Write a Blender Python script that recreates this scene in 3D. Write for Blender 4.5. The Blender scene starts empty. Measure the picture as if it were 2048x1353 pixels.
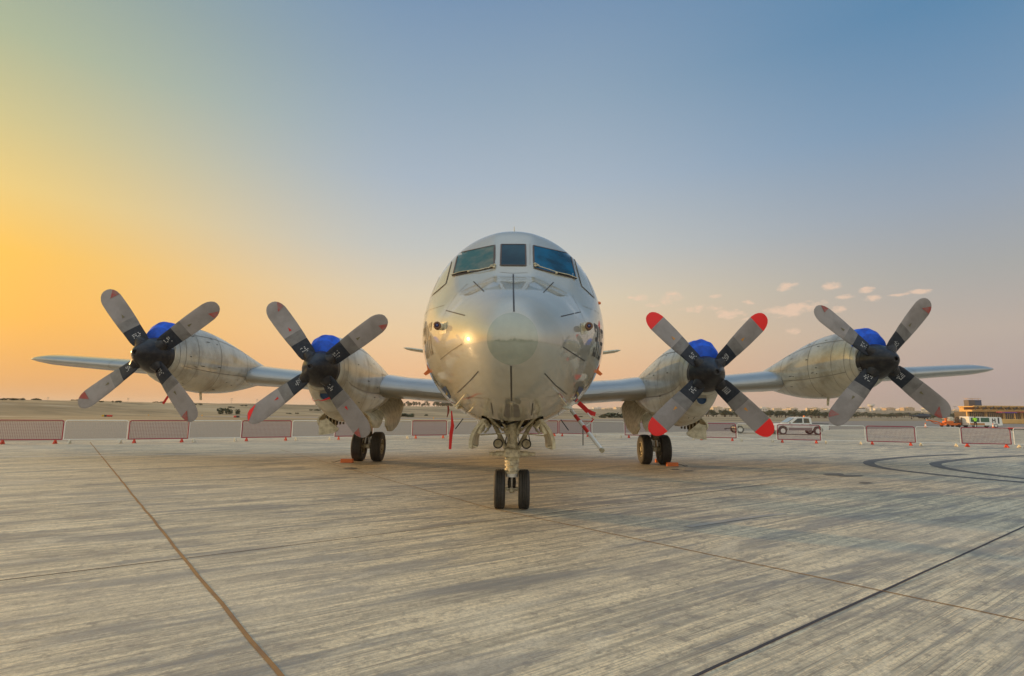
import bpy, math, random
from math import sin, cos, tan, radians as R, pi, atan2, sqrt, exp
from mathutils import Vector, Matrix, noise
from mathutils.bvhtree import BVHTree
random.seed(7)
SC = bpy.context.scene
COL = SC.collection
# ------------------------------------------------------------------ camera
FPX = 18.8/36*2048; PITCH = R(7.75); ROLL = R(0.62); CAM = Vector((-0.02, 0, 1.79))
def ray(px, py):
    x = (px-1024)/FPX; y = -(py-676.5)/FPX
    c, s = cos(ROLL), sin(ROLL)
    x, y = x*c-y*s, x*s+y*c
    return Vector((x, cos(PITCH)-y*sin(PITCH), sin(PITCH)+y*cos(PITCH)))
def at(px, py, Y):
    d = ray(px, py); return CAM+d*(Y/d.y)
def gr(px, py, z=0.0):
    d = ray(px, py); return CAM+d*((z-CAM.z)/d.z)
cam = bpy.data.objects.new('camera', bpy.data.cameras.new('camera')); COL.objects.link(cam)
cam.data.lens = 18.8; cam.data.sensor_width = 36; cam.data.clip_end = 12000; cam.data.clip_start = 0.05
_F = Vector((0, cos(PITCH), sin(PITCH)))
_R = Vector((cos(ROLL), -sin(ROLL)*sin(PITCH), sin(ROLL)*cos(PITCH))); _U = _R.cross(_F)
M = Matrix((( _R.x,_U.x,-_F.x),(_R.y,_U.y,-_F.y),(_R.z,_U.z,-_F.z))).to_4x4(); M.translation = CAM
cam.matrix_world = M
SC.camera = cam
SC.view_settings.view_transform = 'Standard'; SC.view_settings.look = 'None'
SC.view_settings.exposure = 0.0; SC.view_settings.gamma = 1.0
# ------------------------------------------------------------------ world
SUN_AZ, SUN_EL = R(-64), R(6.0)
SUND = Vector((sin(SUN_AZ)*cos(SUN_EL), cos(SUN_AZ)*cos(SUN_EL), sin(SUN_EL)))
def lin(c):
    o = []
    for v in c:
        v = v/255.0
        o.append(v/12.92 if v <= 0.04045 else ((v+0.055)/1.055)**2.4)
    return tuple(o)+(1.0,)
W = bpy.data.worlds.new('World'); SC.world = W; W.use_nodes = True
nt = W.node_tree; nt.nodes.clear()
def N(t, typ, **kw):
    n = t.nodes.new(typ)
    for k, v in kw.items(): setattr(n, k, v)
    return n
def setin(t, n, k, v):
    if hasattr(v, 'is_output') or isinstance(v, bpy.types.NodeSocket): t.links.new(v, n.inputs[k])
    else: n.inputs[k].default_value = v
def mth(t, op, a, b=None, c=None, clamp=False):
    n = N(t, 'ShaderNodeMath', operation=op, use_clamp=clamp)
    for i, v in enumerate((a, b, c)):
        if v is not None: setin(t, n, i, v)
    return n.outputs[0]
def mapr(t, v, a, b, c=0.0, d=1.0, smooth=True):
    n = N(t, 'ShaderNodeMapRange', interpolation_type='SMOOTHSTEP' if smooth else 'LINEAR')
    for k, x in ((0, v), (1, a), (2, b), (3, c), (4, d)): setin(t, n, k, x)
    return n.outputs[0]
def mixc(t, f, a, b, mode='MIX'):
    n = N(t, 'ShaderNodeMix', data_type='RGBA', blend_type=mode)
    setin(t, n, 0, f); setin(t, n, 6, a); setin(t, n, 7, b)
    return n.outputs[2]
def ramp(t, f, stops, interp='LINEAR'):
    n = N(t, 'ShaderNodeValToRGB'); cr = n.color_ramp; cr.interpolation = interp
    while len(cr.elements) > 1: cr.elements.remove(cr.elements[-1])
    cr.elements[0].position = stops[0][0]; cr.elements[0].color = stops[0][1]
    for p, c in stops[1:]:
        e = cr.elements.new(p); e.color = c
    t.links.new(f, n.inputs[0]); return n.outputs[0]
tc = N(nt, 'ShaderNodeTexCoord'); sx = N(nt, 'ShaderNodeSeparateXYZ'); nt.links.new(tc.outputs['Generated'], sx.inputs[0])
X_, Y_, Z_ = sx.outputs
el = mth(nt, 'MULTIPLY', mth(nt, 'ARCSINE', Z_), 180/pi)
az = mth(nt, 'MULTIPLY', mth(nt, 'ARCTAN2', X_, Y_), 180/pi)
elf = mth(nt, 'DIVIDE', el, 90.0, clamp=True)
def sk(*st): return ramp(nt, elf, [(e/90.0, lin(c)) for e, c in st], 'B_SPLINE' if False else 'EASE' if False else 'LINEAR')
left = sk((0,(206,146,82)),(3,(222,156,72)),(7,(246,174,34)),(12,(249,188,44)),(17,(234,200,112)),(22,(206,194,134)),(28,(172,182,148)),(34,(150,166,152)),(45,(116,152,178)),(90,(150,165,180)))
cent = sk((0,(228,182,150)),(4,(238,190,144)),(8,(234,202,160)),(12,(222,205,176)),(17,(194,196,192)),(24,(168,182,196)),(32,(144,166,186)),(41,(116,146,178)),(90,(150,165,180)))
rght = sk((0,(168,156,156)),(3,(178,162,158)),(7,(186,172,162)),(12,(168,168,166)),(18,(148,162,178)),(25,(118,150,180)),(33,(88,134,172)),(55,(90,132,172)),(90,(150,165,180)))
back = sk((0,(176,160,140)),(6,(190,176,158)),(15,(196,190,176)),(35,(182,186,182)),(90,(150,165,180)))
c1 = mixc(nt, mapr(nt, az, -52.0, -9.0), left, cent)
c2 = mixc(nt, mapr(nt, az, 2.0, 46.0), c1, rght)
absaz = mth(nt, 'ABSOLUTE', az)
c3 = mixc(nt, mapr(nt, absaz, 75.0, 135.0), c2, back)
# unseen sky behind the camera and overhead, brightened to add light on the ground
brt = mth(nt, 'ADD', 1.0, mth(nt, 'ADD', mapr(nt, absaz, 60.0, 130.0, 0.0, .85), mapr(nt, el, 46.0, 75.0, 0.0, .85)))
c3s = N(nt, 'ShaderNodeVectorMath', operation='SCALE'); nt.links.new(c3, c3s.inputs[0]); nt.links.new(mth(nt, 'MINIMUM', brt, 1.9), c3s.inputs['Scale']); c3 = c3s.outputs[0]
# glow around the hazy low sun
dt = N(nt, 'ShaderNodeVectorMath', operation='DOT_PRODUCT'); nt.links.new(tc.outputs['Generated'], dt.inputs[0]); dt.inputs[1].default_value = SUND
ang = mth(nt, 'MULTIPLY', mth(nt, 'ARCCOSINE', mth(nt, 'MINIMUM', dt.outputs['Value'], 0.99999)), 180/pi)
def gauss(sig, amp): return mth(nt, 'MULTIPLY', mth(nt, 'EXPONENT', mth(nt, 'MULTIPLY', mth(nt, 'POWER', mth(nt, 'DIVIDE', ang, sig), 2.0), -1.0)), amp)
glow = mixc(nt, 1.0, (1.0, 0.62, 0.22, 1), (0,0,0,1)); 
gl = mth(nt, 'ADD', gauss(9.2, 2.8), gauss(2.0, 3.0))
gv = N(nt, 'ShaderNodeVectorMath', operation='SCALE'); gv.inputs[0].default_value = (1.0, 0.66, 0.26); nt.links.new(gl, gv.inputs['Scale'])
addg = N(nt, 'ShaderNodeVectorMath', operation='ADD'); nt.links.new(c3, addg.inputs[0]); nt.links.new(gv.outputs[0], addg.inputs[1])
sky_col = addg.outputs[0]
# small evening clouds low over the right horizon (elevation / azimuth ellipses broken up by noise)
CL = [(1280,596,22,8),(1305,612,20,6),(1342,598,26,17),(1398,618,40,9),(1430,592,14,5),(1462,629,30,12),(1496,604,14,7),(1577,573,32,8),(1585,621,64,15),(1615,610,36,9),(1672,570,28,13),(1690,594,22,6),(1732,581,20,7),(1745,598,24,8),(1838,583,26,6),(1676,618,16,9),(1580,664,22,7),(1262,596,10,4),(1500,640,26,5),(1800,590,30,4)]
npos = N(nt, 'ShaderNodeMapping'); nt.links.new(tc.outputs['Generated'], npos.inputs[0]); npos.inputs['Scale'].default_value = (34, 34, 70)
nz = N(nt, 'ShaderNodeTexNoise'); nt.links.new(npos.outputs[0], nz.inputs['Vector']); nz.inputs['Scale'].default_value = 1.2; nz.inputs['Detail'].default_value = 6; nz.inputs['Roughness'].default_value = 0.6
acc = None
for (px, py, w, h) in CL:
    d = ray(px, py).normalized(); a0 = math.degrees(atan2(d.x, d.y)); e0 = math.degrees(math.asin(d.z))
    s = FPX/cos(R(a0))**2*pi/180*0.95
    s2 = FPX/cos(R(a0))*pi/180
    a = mth(nt, 'POWER', mth(nt, 'DIVIDE', mth(nt, 'ADD', mth(nt,'SUBTRACT', az, a0), mth(nt,'MULTIPLY', mth(nt,'SUBTRACT', el, e0), -0.45 if w > 30 else 0.0)), w/s), 2.0)
    e = mth(nt, 'POWER', mth(nt, 'DIVIDE', mth(nt, 'SUBTRACT', el, e0), h/s2), 2.0)
    v = mth(nt, 'SUBTRACT', 1.0, mth(nt, 'ADD', a, e))
    acc = v if acc is None else mth(nt, 'MAXIMUM', acc, v)
cm = mth(nt, 'ADD', mth(nt, 'MAXIMUM', acc, -3.0), mth(nt, 'MULTIPLY', mth(nt, 'SUBTRACT', nz.outputs[0], 0.52), 5.0))
cmask = mth(nt, 'MULTIPLY', mapr(nt, cm, -0.1, 1.3), 0.72)
cmask = mth(nt, 'MULTIPLY', cmask, mapr(nt, acc, -2.2, 0.2))
sky_col = mixc(nt, cmask, sky_col, lin((240, 205, 178)))
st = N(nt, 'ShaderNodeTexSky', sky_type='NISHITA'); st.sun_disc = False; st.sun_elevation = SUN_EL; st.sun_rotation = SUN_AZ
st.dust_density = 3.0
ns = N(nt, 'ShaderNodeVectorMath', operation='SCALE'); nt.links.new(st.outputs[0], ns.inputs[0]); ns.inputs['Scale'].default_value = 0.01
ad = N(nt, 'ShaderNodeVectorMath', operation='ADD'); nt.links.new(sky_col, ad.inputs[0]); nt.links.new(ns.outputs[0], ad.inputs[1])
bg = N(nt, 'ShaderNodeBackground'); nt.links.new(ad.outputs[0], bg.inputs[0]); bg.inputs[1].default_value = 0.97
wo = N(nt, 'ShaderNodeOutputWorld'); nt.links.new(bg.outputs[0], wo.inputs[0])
# ------------------------------------------------------------------ sun
sl = bpy.data.lights.new('sun', 'SUN'); sl.energy = 4.0; sl.angle = R(1.6); sl.color = (1.0, 0.60, 0.25)
so = bpy.data.objects.new('sun', sl); COL.objects.link(so); so.rotation_euler = (-SUND).to_track_quat('-Z', 'Y').to_euler()

# ------------------------------------------------------------------ materials
MATS = {}
COATI = {'airframe_paint': (2.3, .05), 'nacelle_paint': (1.95, .07), 'wing_paint': (2.2, .09), 'radome_paint': (2.3, .07), 'glass_dark': (1.5, .03), 'glass_green': (1.5, .03), 'glass_blue': (1.5, .03)}
def mat(name, col, rough=0.5, metal=0.0, coat=0.0, var=0.0, vscale=4.0, vcol=None, bump=0.0, bscale=30.0, emis=None, spec=None, stretch=(1,1,1), alpha=None):
    if name in MATS: return MATS[name]
    m = bpy.data.materials.new(name); m.use_nodes = True; t = m.node_tree; b = t.nodes['Principled BSDF']
    b.inputs['Roughness'].default_value = rough; b.inputs['Metallic'].default_value = metal
    b.inputs['Coat Weight'].default_value = coat; b.inputs['Coat Roughness'].default_value = 0.05
    if name in COATI: b.inputs['Coat IOR'].default_value, b.inputs['Coat Roughness'].default_value = COATI[name]; spec = .2
    if name in ('cuff_navy', 'spinner_black'): spec = .22
    if spec is not None: b.inputs['Specular IOR Level'].default_value = spec
    c4 = tuple(col)+(1.0,)
    b.inputs['Base Color'].default_value = c4
    if var > 0 or bump > 0:
        g = N(t, 'ShaderNodeTexCoord'); mp = N(t, 'ShaderNodeMapping'); t.links.new(g.outputs['Object'], mp.inputs[0]); mp.inputs['Scale'].default_value = stretch
    if var > 0:
        n1 = N(t, 'ShaderNodeTexNoise'); t.links.new(mp.outputs[0], n1.inputs['Vector']); n1.inputs['Scale'].default_value = vscale; n1.inputs['Detail'].default_value = 6; n1.inputs['Roughness'].default_value = 0.62
        v2 = tuple(vcol)+(1.0,) if vcol else tuple(x*0.5 for x in col)+(1.0,)
        f = mth(t, 'MULTIPLY', mapr(t, n1.outputs[0], 0.38, 0.68), var)
        t.links.new(mixc(t, f, c4, v2), b.inputs['Base Color'])
    if bump > 0:
        n2 = N(t, 'ShaderNodeTexNoise'); t.links.new(mp.outputs[0], n2.inputs['Vector']); n2.inputs['Scale'].default_value = bscale; n2.inputs['Detail'].default_value = 4
        bp = N(t, 'ShaderNodeBump'); bp.inputs['Strength'].default_value = bump; bp.inputs['Distance'].default_value = 0.02
        t.links.new(n2.outputs[0], bp.inputs['Height']); t.links.new(bp.outputs[0], b.inputs['Normal'])
    if emis: b.inputs['Emission Color'].default_value = tuple(emis)+(1,); b.inputs['Emission Strength'].default_value = 1.0
    MATS[name] = m; return m
SKIN = mat('airframe_paint', (0.37,0.36,0.30), 0.42, 0.0, 1.0, 0.35, 1.4, (0.27,0.25,0.19), 0.07, 2.2)
NACP = mat('nacelle_paint', (0.52,0.49,0.40), 0.4, 0.0, 0.9, 0.7, 1.8, (0.24,0.21,0.15), 0.16, 2.6)
RADM = mat('radome_paint', (0.27,0.30,0.235), 0.42, 0.0, 1.0, 0.3, 3.0)
WINGP = mat('wing_paint', (0.30,0.31,0.30), 0.35, 0.0, 0.9, 0.25, 1.5)
DOORP = mat('door_paint', (0.62,0.57,0.41), 0.45, 0.0, 0.1, 0.6, 7.0, (0.22,0.18,0.10))
GEARP = mat('gear_paint', (0.74,0.68,0.50), 0.4, 0.0, 0.1, 0.6, 14.0, (0.22,0.18,0.11))
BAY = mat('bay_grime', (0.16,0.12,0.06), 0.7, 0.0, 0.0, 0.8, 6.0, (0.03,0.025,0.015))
LINE = mat('seam', (0.05,0.045,0.04), 0.6)
SOFTL = mat('fine_seam', (0.22,0.20,0.17), 0.5)
SPIN = mat('spinner_black', (0.018,0.018,0.022), 0.36, 0.0, 0.12, 0.5, 9.0, (0.06,0.055,0.05))
CUFF = mat('cuff_navy', (0.014,0.019,0.03), 0.45, 0.0, 0.05, 0.35, 12.0, (0.05,0.05,0.06))
BGREY = mat('blade_grey', (0.27,0.245,0.24), 0.38, 0.0, 0.15, 0.6, 1.6, (0.14,0.12,0.11))
BMID = mat('blade_mid', (0.17,0.16,0.155), 0.42, 0.0, 0.1, 0.6, 5.0, (0.08,0.07,0.065))
BRED = mat('blade_red', (0.85,0.012,0.01), 0.5)
BFADE = mat('faded_red', (0.33,0.05,0.04), 0.55, 0, 0, 0.8, 8.0, (0.24,0.16,0.15))
AMBER = mat('amber_mark', (0.55,0.24,0.03), 0.5)
OLIVE = mat('olive_mark', (0.13,0.11,0.05), 0.5)
WHT = mat('white_stencil', (0.5,0.5,0.5), 0.6)
GLASSD = mat('glass_dark', (0.006,0.03,0.05), 0.1, 0.0, 0.15, 0.6, 2.5, (0.02,0.07,0.10))
GLASSB = mat('glass_blue', (0.004,0.095,0.19), 0.1, 0.0, 0.15, 1.0, 2.2, (0.006,0.03,0.05))
GLASSG = mat('glass_green', (0.03,0.10,0.10), 0.1, 0.0, 0.2, 1.0, 2.6, (0.16,0.17,0.13))
GLASSS = mat('glass_side', (0.38,0.36,0.27), 0.1, 0.0, 1.0)
RIMB = mat('window_seal', (0.09,0.06,0.05), 0.6)
TYRE = mat('tyre_rubber', (0.035,0.033,0.03), 0.7, 0, 0, 0.5, 16.0, (0.07,0.06,0.05))
RIM = mat('wheel_rim', (0.42,0.38,0.27), 0.45, 0.2, 0, 0.5, 14.0, (0.2,0.16,0.1))
CHROME = mat('oleo_chrome', (0.35,0.33,0.30), 0.22, 0.9)
ORANGE = mat('orange_paint', (0.72,0.16,0.02), 0.5)
REDF = mat('red_fabric', (0.55,0.02,0.02), 0.8)
REDP = mat('red_paint', (0.62,0.03,0.02), 0.4, 0, 0.2)
BLUEF = mat('blue_fabric', (0.006,0.11,0.75), 0.6, 0, 0.0, 0.8, 4.0, (0.004,0.04,0.34), 1.0, 5.0)
BLUED = mat('blue_badge', (0.01,0.05,0.16), 0.4)
GOLD = mat('gold_badge', (0.4,0.3,0.08), 0.4)
BLACK = mat('black', (0.02,0.02,0.02), 0.5)
WPAINT = mat('white_paint', (0.75,0.75,0.72), 0.3, 0, 0.4)
LENS = mat('lamp_lens', (0.55,0.48,0.33), 0.35, 0.0, .3)

# ------------------------------------------------------------------ mesh helpers
class MB:
    def __init__(s): s.v = []; s.f = []; s.m = []; s.mats = []
    def mi(s, m):
        if m not in s.mats: s.mats.append(m)
        return s.mats.index(m)
    def add(s, vs, fs, m):
        o = len(s.v); k = s.mi(m); s.v += [Vector(p) for p in vs]; s.f += [tuple(o+i for i in f) for f in fs]; s.m += [k]*len(fs)
    def grid(s, rows, m, close=False, caps=False):
        n = len(rows[0]); vs = [p for r in rows for p in r]; fs = []
        for i in range(len(rows)-1):
            for j in range(n if close else n-1):
                a = i*n+j; b = i*n+(j+1) % n; fs.append((a, b, b+n, a+n))
        if caps:
            fs.append(tuple(range(n))[::-1]); fs.append(tuple(range((len(rows)-1)*n, len(rows)*n)))
        s.add(vs, fs, m)
    def box(s, c, d, m, rot=None, bev=0.0):
        c = Vector(c); x, y, z = (q/2 for q in d)
        if bev > 0:
            b = min(bev, x*.9, y*.9, z*.9); pts = []
            for (hx, hy, zz) in ((x-b, y-b, -z), (x, y, -z+b), (x, y, z-b), (x-b, y-b, z)):
                r = []
                bb = b if hx == x else b*0.6
                for (sx_, sy_) in ((1,1),(-1,1),(-1,-1),(1,-1)):
                    p1 = Vector((sx_*hx, sy_*(hy-bb), zz)); p2 = Vector((sx_*(hx-bb), sy_*hy, zz))
                    r += [p1, p2] if sx_*sy_ > 0 else [p2, p1]
                pts.append([(rot @ p if rot else p)+c for p in r])
            s.grid(pts, m, True, True); return
        vs = [Vector((a, b, e)) for a in (-x, x) for b in (-y, y) for e in (-z, z)]
        vs = [(rot @ v if rot else v)+c for v in vs]
        s.add(vs, [(0,1,3,2),(4,6,7,5),(0,4,5,1),(2,3,7,6),(0,2,6,4),(1,5,7,3)], m)
    def tube(s, pts, rad, m, n=8, caps=True):
        pts = [Vector(p) for p in pts]; rows = []
        rr = rad if isinstance(rad, (list, tuple)) else [rad]*len(pts)
        for i, p in enumerate(pts):
            d = (pts[min(i+1, len(pts)-1)]-pts[max(i-1, 0)]).normalized()
            u = d.cross(Vector((0, 0, 1)));
            if u.length < 0.1: u = d.cross(Vector((0, 1, 0)))
            u.normalize(); w = d.cross(u)
            rows.append([p+(u*cos(a)+w*sin(a))*rr[i] for a in [2*pi*k/n for k in range(n)]])
        s.grid(rows, m, True, caps)
    def lathe(s, o, ax, prof, m, n=32, caps=False):
        """prof: list of (distance along axis, radius)"""
        o = Vector(o); ax = Vector(ax).normalized(); u = ax.cross(Vector((0, 0, 1)))
        if u.length < .1: u = ax.cross(Vector((1, 0, 0)))
        u.normalize(); w = ax.cross(u)
        s.grid([[o+ax*t+(u*cos(a)+w*sin(a))*r for a in [2*pi*k/n for k in range(n)]] for t, r in prof], m, True, caps)
    def prism(s, poly, thick, m, fr):
        """poly 2D list mapped through fr(a,b,t)"""
        n = len(poly); vs = [fr(a, b, 0) for a, b in poly]+[fr(a, b, thick) for a, b in poly]
        fs = [tuple(range(n)), tuple(range(2*n-1, n-1, -1))]+[(i, (i+1) % n, (i+1) % n+n, i+n) for i in range(n)]
        s.add(vs, fs, m)
    def build(s, name, parent=None, smooth=35, shift=None):
        me = bpy.data.meshes.new(name)
        sh = shift if shift is not None else origin(parent)
        me.from_pydata([v-sh for v in s.v], [], s.f)
        for m in s.mats: me.materials.append(m)
        me.polygons.foreach_set('material_index', s.m)
        import bmesh as _b
        bm = _b.new(); bm.from_mesh(me); _b.ops.recalc_face_normals(bm, faces=bm.faces); bm.to_mesh(me); bm.free()
        if smooth:
            me.polygons.foreach_set('use_smooth', [True]*len(me.polygons)); me.set_sharp_from_angle(angle=R(smooth))
        ob = bpy.data.objects.new(name, me); COL.objects.link(ob)
        if parent: ob.parent = parent
        elif shift is not None: ob.location = shift
        return ob
def origin(o):
    v = Vector((0, 0, 0))
    while o is not None: v += o.location; o = o.parent
    return v
def tag(o, label=None, cat=None, group=None, kind=None):
    if label: o['label'] = label
    if cat: o['category'] = cat
    if group: o['group'] = group
    if kind: o['kind'] = kind
    return o
def empty(name, loc, label, cat, group=None, rz=0):
    o = bpy.data.objects.new(name, None); COL.objects.link(o); o.location = loc; o.rotation_euler = (0, 0, rz); o.empty_display_size = .3
    return tag(o, label, cat, group)
def copy_tree(o, parent=None):
    c = o.copy(); COL.objects.link(c); c.parent = parent
    for ch in o.children: copy_tree(ch, c)
    return c
def interp(tab, x):
    """smooth (Catmull-Rom-like, monotone) interpolation of rows tab = [(x, a, b, ...)]"""
    if x <= tab[0][0]: return tab[0][1:]
    if x >= tab[-1][0]: return tab[-1][1:]
    for i in range(len(tab)-1):
        if tab[i][0] <= x <= tab[i+1][0]: break
    x0, x1 = tab[i][0], tab[i+1][0]; h = x1-x0; t = (x-x0)/h; out = []
    for k in range(1, len(tab[0])):
        y0, y1 = tab[i][k], tab[i+1][k]; d = (y1-y0)/h
        dp = (y0-tab[i-1][k])/(x0-tab[i-1][0]) if i > 0 else d
        dn = (tab[i+2][k]-y1)/(tab[i+2][0]-x1) if i+2 < len(tab) else d
        m0 = 0 if dp*d <= 0 else 2*dp*d/(dp+d); m1 = 0 if dn*d <= 0 else 2*dn*d/(dn+d)
        if i == 0: m0 = d
        t2, t3 = t*t, t*t*t
        out.append((2*t3-3*t2+1)*y0+(t3-2*t2+t)*h*m0+(-2*t3+3*t2)*y1+(t3-t2)*h*m1)
    return tuple(out)

# ================================================================== SETTING
def concrete():
    m = bpy.data.materials.new('apron_concrete'); m.use_nodes = True; t = m.node_tree; b = t.nodes['Principled BSDF']
    g = N(t, 'ShaderNodeTexCoord')
    def noi(scale, stretch, rotz, det=6, rough=.6, dist=0.0):
        mp = N(t, 'ShaderNodeMapping', vector_type='TEXTURE'); t.links.new(g.outputs['Object'], mp.inputs[0])
        mp.inputs['Rotation'].default_value = (0, 0, rotz); mp.inputs['Scale'].default_value = stretch
        n = N(t, 'ShaderNodeTexNoise'); t.links.new(mp.outputs[0], n.inputs['Vector']); n.inputs['Scale'].default_value = scale
        n.inputs['Detail'].default_value = det; n.inputs['Roughness'].default_value = rough; n.inputs['Distortion'].default_value = dist
        return n.outputs[0]
    B = R(34)
    s1 = noi(1.0, (5.0, .11, 1), B, 8, .72)          # broad brushed streaks
    s2 = noi(1.0, (2.2, .022, 1), B+R(1.5), 4, .6)    # fine broom lines
    s3 = noi(1.0, (3.0, .45, 1), B-R(6), 6, .6, .4)
    pat = noi(1.0, (1.6, .55, 1), B, 7, .7, .6)
    big = noi(.22, (2, 1, 1), B, 5, .55, .3)
    spk = noi(26.0, (1, 1, 1), 0, 5, .8)
    s4 = noi(1.0, (4.0, .05, 1), B-R(1), 5, .65)
    s5 = noi(1.0, (1.1, .010, 1), B+R(.5), 3, .6)
    gri = noi(9.0, (1.6, 1, 1), B, 6, .75)
    c = mixc(t, mapr(t, s1, .40, .62), (0.90,0.76,0.51,1), (0.43,0.385,0.29,1))
    c = mixc(t, mth(t, 'MULTIPLY', mapr(t, s4, .52, .66), .48), c, (0.20,0.19,0.175,1))
    c = mixc(t, mth(t, 'MULTIPLY', mapr(t, s5, .56, .63), .6), c, (0.12,0.115,0.105,1))
    c = mixc(t, mth(t, 'MULTIPLY', mapr(t, gri, .50, .64), .7), c, (0.24,0.215,0.175,1))
    c = mixc(t, mth(t, 'MULTIPLY', mapr(t, s2, .53, .66), .3), c, (0.19,0.18,0.16,1))
    c = mixc(t, mth(t, 'MULTIPLY', mapr(t, s3, .50, .62), .7), c, (0.22,0.225,0.225,1))
    c = mixc(t, mth(t, 'MULTIPLY', mapr(t, pat, .52, .64), .62), c, (0.22,0.205,0.19,1))
    c = mixc(t, mth(t, 'MULTIPLY', mapr(t, pat, .46, .34), .45), c, (0.86,0.76,0.56,1))
    c = mixc(t, mth(t, 'MULTIPLY', mapr(t, big, .46, .70), .5), c, (0.66,0.58,0.44,1))
    c = mixc(t, mth(t, 'MULTIPLY', mapr(t, spk, .40, .66), .5), c, (0.30,0.26,0.2,1))
    t.links.new(c, b.inputs['Base Color'])
    b.inputs['Roughness'].default_value = .62; b.inputs['Specular IOR Level'].default_value = .3
    hsum = mth(t, 'ADD', mth(t, 'ADD', mth(t, 'MULTIPLY', s2, .7), mth(t, 'MULTIPLY', s5, .6)), mth(t, 'ADD', mth(t, 'MULTIPLY', spk, .6), mth(t, 'MULTIPLY', gri, .8)))
    bp = N(t, 'ShaderNodeBump'); bp.inputs['Strength'].default_value = .8; bp.inputs['Distance'].default_value = .014
    t.links.new(hsum, bp.inputs['Height']); t.links.new(bp.outputs[0], b.inputs['Normal'])
    return m
def sand():
    m = bpy.data.materials.new('desert_sand'); m.use_nodes = True; t = m.node_tree; b = t.nodes['Principled BSDF']
    g = N(t, 'ShaderNodeTexCoord')
    def noi(scale, st, det=6):
        mp = N(t, 'ShaderNodeMapping'); t.links.new(g.outputs['Object'], mp.inputs[0]); mp.inputs['Scale'].default_value = st
        n = N(t, 'ShaderNodeTexNoise'); t.links.new(mp.outputs[0], n.inputs['Vector']); n.inputs['Scale'].default_value = scale; n.inputs['Detail'].default_value = det; n.inputs['Roughness'].default_value = .65
        return n.outputs[0]
    a = noi(.03, (.5, 1, 3), 8); c_ = noi(.11, (.4, 1, 3), 8)
    c = mixc(t, mapr(t, a, .40, .62), (0.35,0.27,0.155,1), (0.17,0.135,0.075,1))
    c = mixc(t, mth(t, 'MULTIPLY', mapr(t, c_, .52, .62), .8), c, (0.09,0.085,0.05,1))
    c = mixc(t, mth(t, 'MULTIPLY', mapr(t, c_, .44, .30), .5), c, (0.62,0.52,0.37,1))
    t.links.new(c, b.inputs['Base Color']); b.inputs['Roughness'].default_value = .95
    return m
CONC, SAND = concrete(), sand()
ASPH = mat('asphalt', (0.22,0.195,0.165), .85, 0, 0, .6, .6, (0.25,0.225,0.19), stretch=(.3,1,1))
PAINTW = mat('marking_white', (0.72,0.71,0.68), .6, 0, 0, .4, 6.0, (0.5,0.48,0.42))
SEALR = mat('joint_rust', (0.34,0.18,0.06), .8, 0, 0, .7, 3.0, (0.20,0.11,0.06))
SEALD = mat('joint_dark', (0.05,0.045,0.05), .8)
RUB = mat('rubber_mark', (0.10,0.10,0.10), .75, 0, 0, .7, 3.0, (0.20,0.19,0.175))
RUB2 = mat('faint_rubber', (0.33,0.31,0.28), .75, 0, 0, 1.0, 2.0, (0.46,0.42,0.35))
STAIN = mat('oil_stain', (0.09,0.08,0.06), .5, 0, 0, .6, 6.0, (0.2,0.18,0.14))
def hgt(a, r):
    """terrain height at azimuth a (deg) and range r"""
    e = interp([(-180,.3),(-60,.5),(-44,.45),(-34,.44),(-22,.35),(-6,.3),(15,.22),(32,.36),(44,.34),(60,.3),(180,.3)], a)[0]
    r0, r1 = interp([(-180,300,600),(-60,105,190),(-44,108,190),(-34,118,210),(-20,135,260),(-5,150,330),(10,210,500),(20,300,900),(45,330,1000),(60,330,1000),(180,300,600)], a)
    t = max(0, min(1, (r-r0)/(r1-r0))); t = t*t*(3-2*t)
    z = t*(CAM.z+r1*tan(R(e)))
    q = Vector((r*sin(R(a))*.012, r*cos(R(a))*.012, 3)); z += t*min(r,400)*.0030*noise.noise(q*1.6)+t*min(r,400)*.0016*noise.noise(q*6)+t*(max(0, r-r1))*.0
    if r > r1: z -= min(6, (r-r1)*.001)
    return z
def ground():
    mb = MB(); rows = []
    rs = [0.5, 12, 30, 55, 80]+[95*1.045**k for k in range(95)]
    rs = [r for r in rs if r < 5200]+[5400]
    A = [-180+k*1.5 for k in range(240)]
    for r in rs: rows.append([Vector((r*sin(R(a)), r*cos(R(a)), (hgt(a, r) if r > 90 else 0)-.012)) for a in A])
    mb.grid(rows, SAND, True); mb.add(rows[0], [tuple(range(len(rows[0])))], SAND)
    tag(mb.build('ground', smooth=180), kind='structure')
ground()
def sheet(name, pts, z, m, kind='structure'):
    mb = MB(); mb.add([(p[0], p[1], z) for p in pts], [tuple(range(len(pts)))], m); return tag(mb.build(name, smooth=0), kind=kind)
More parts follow.
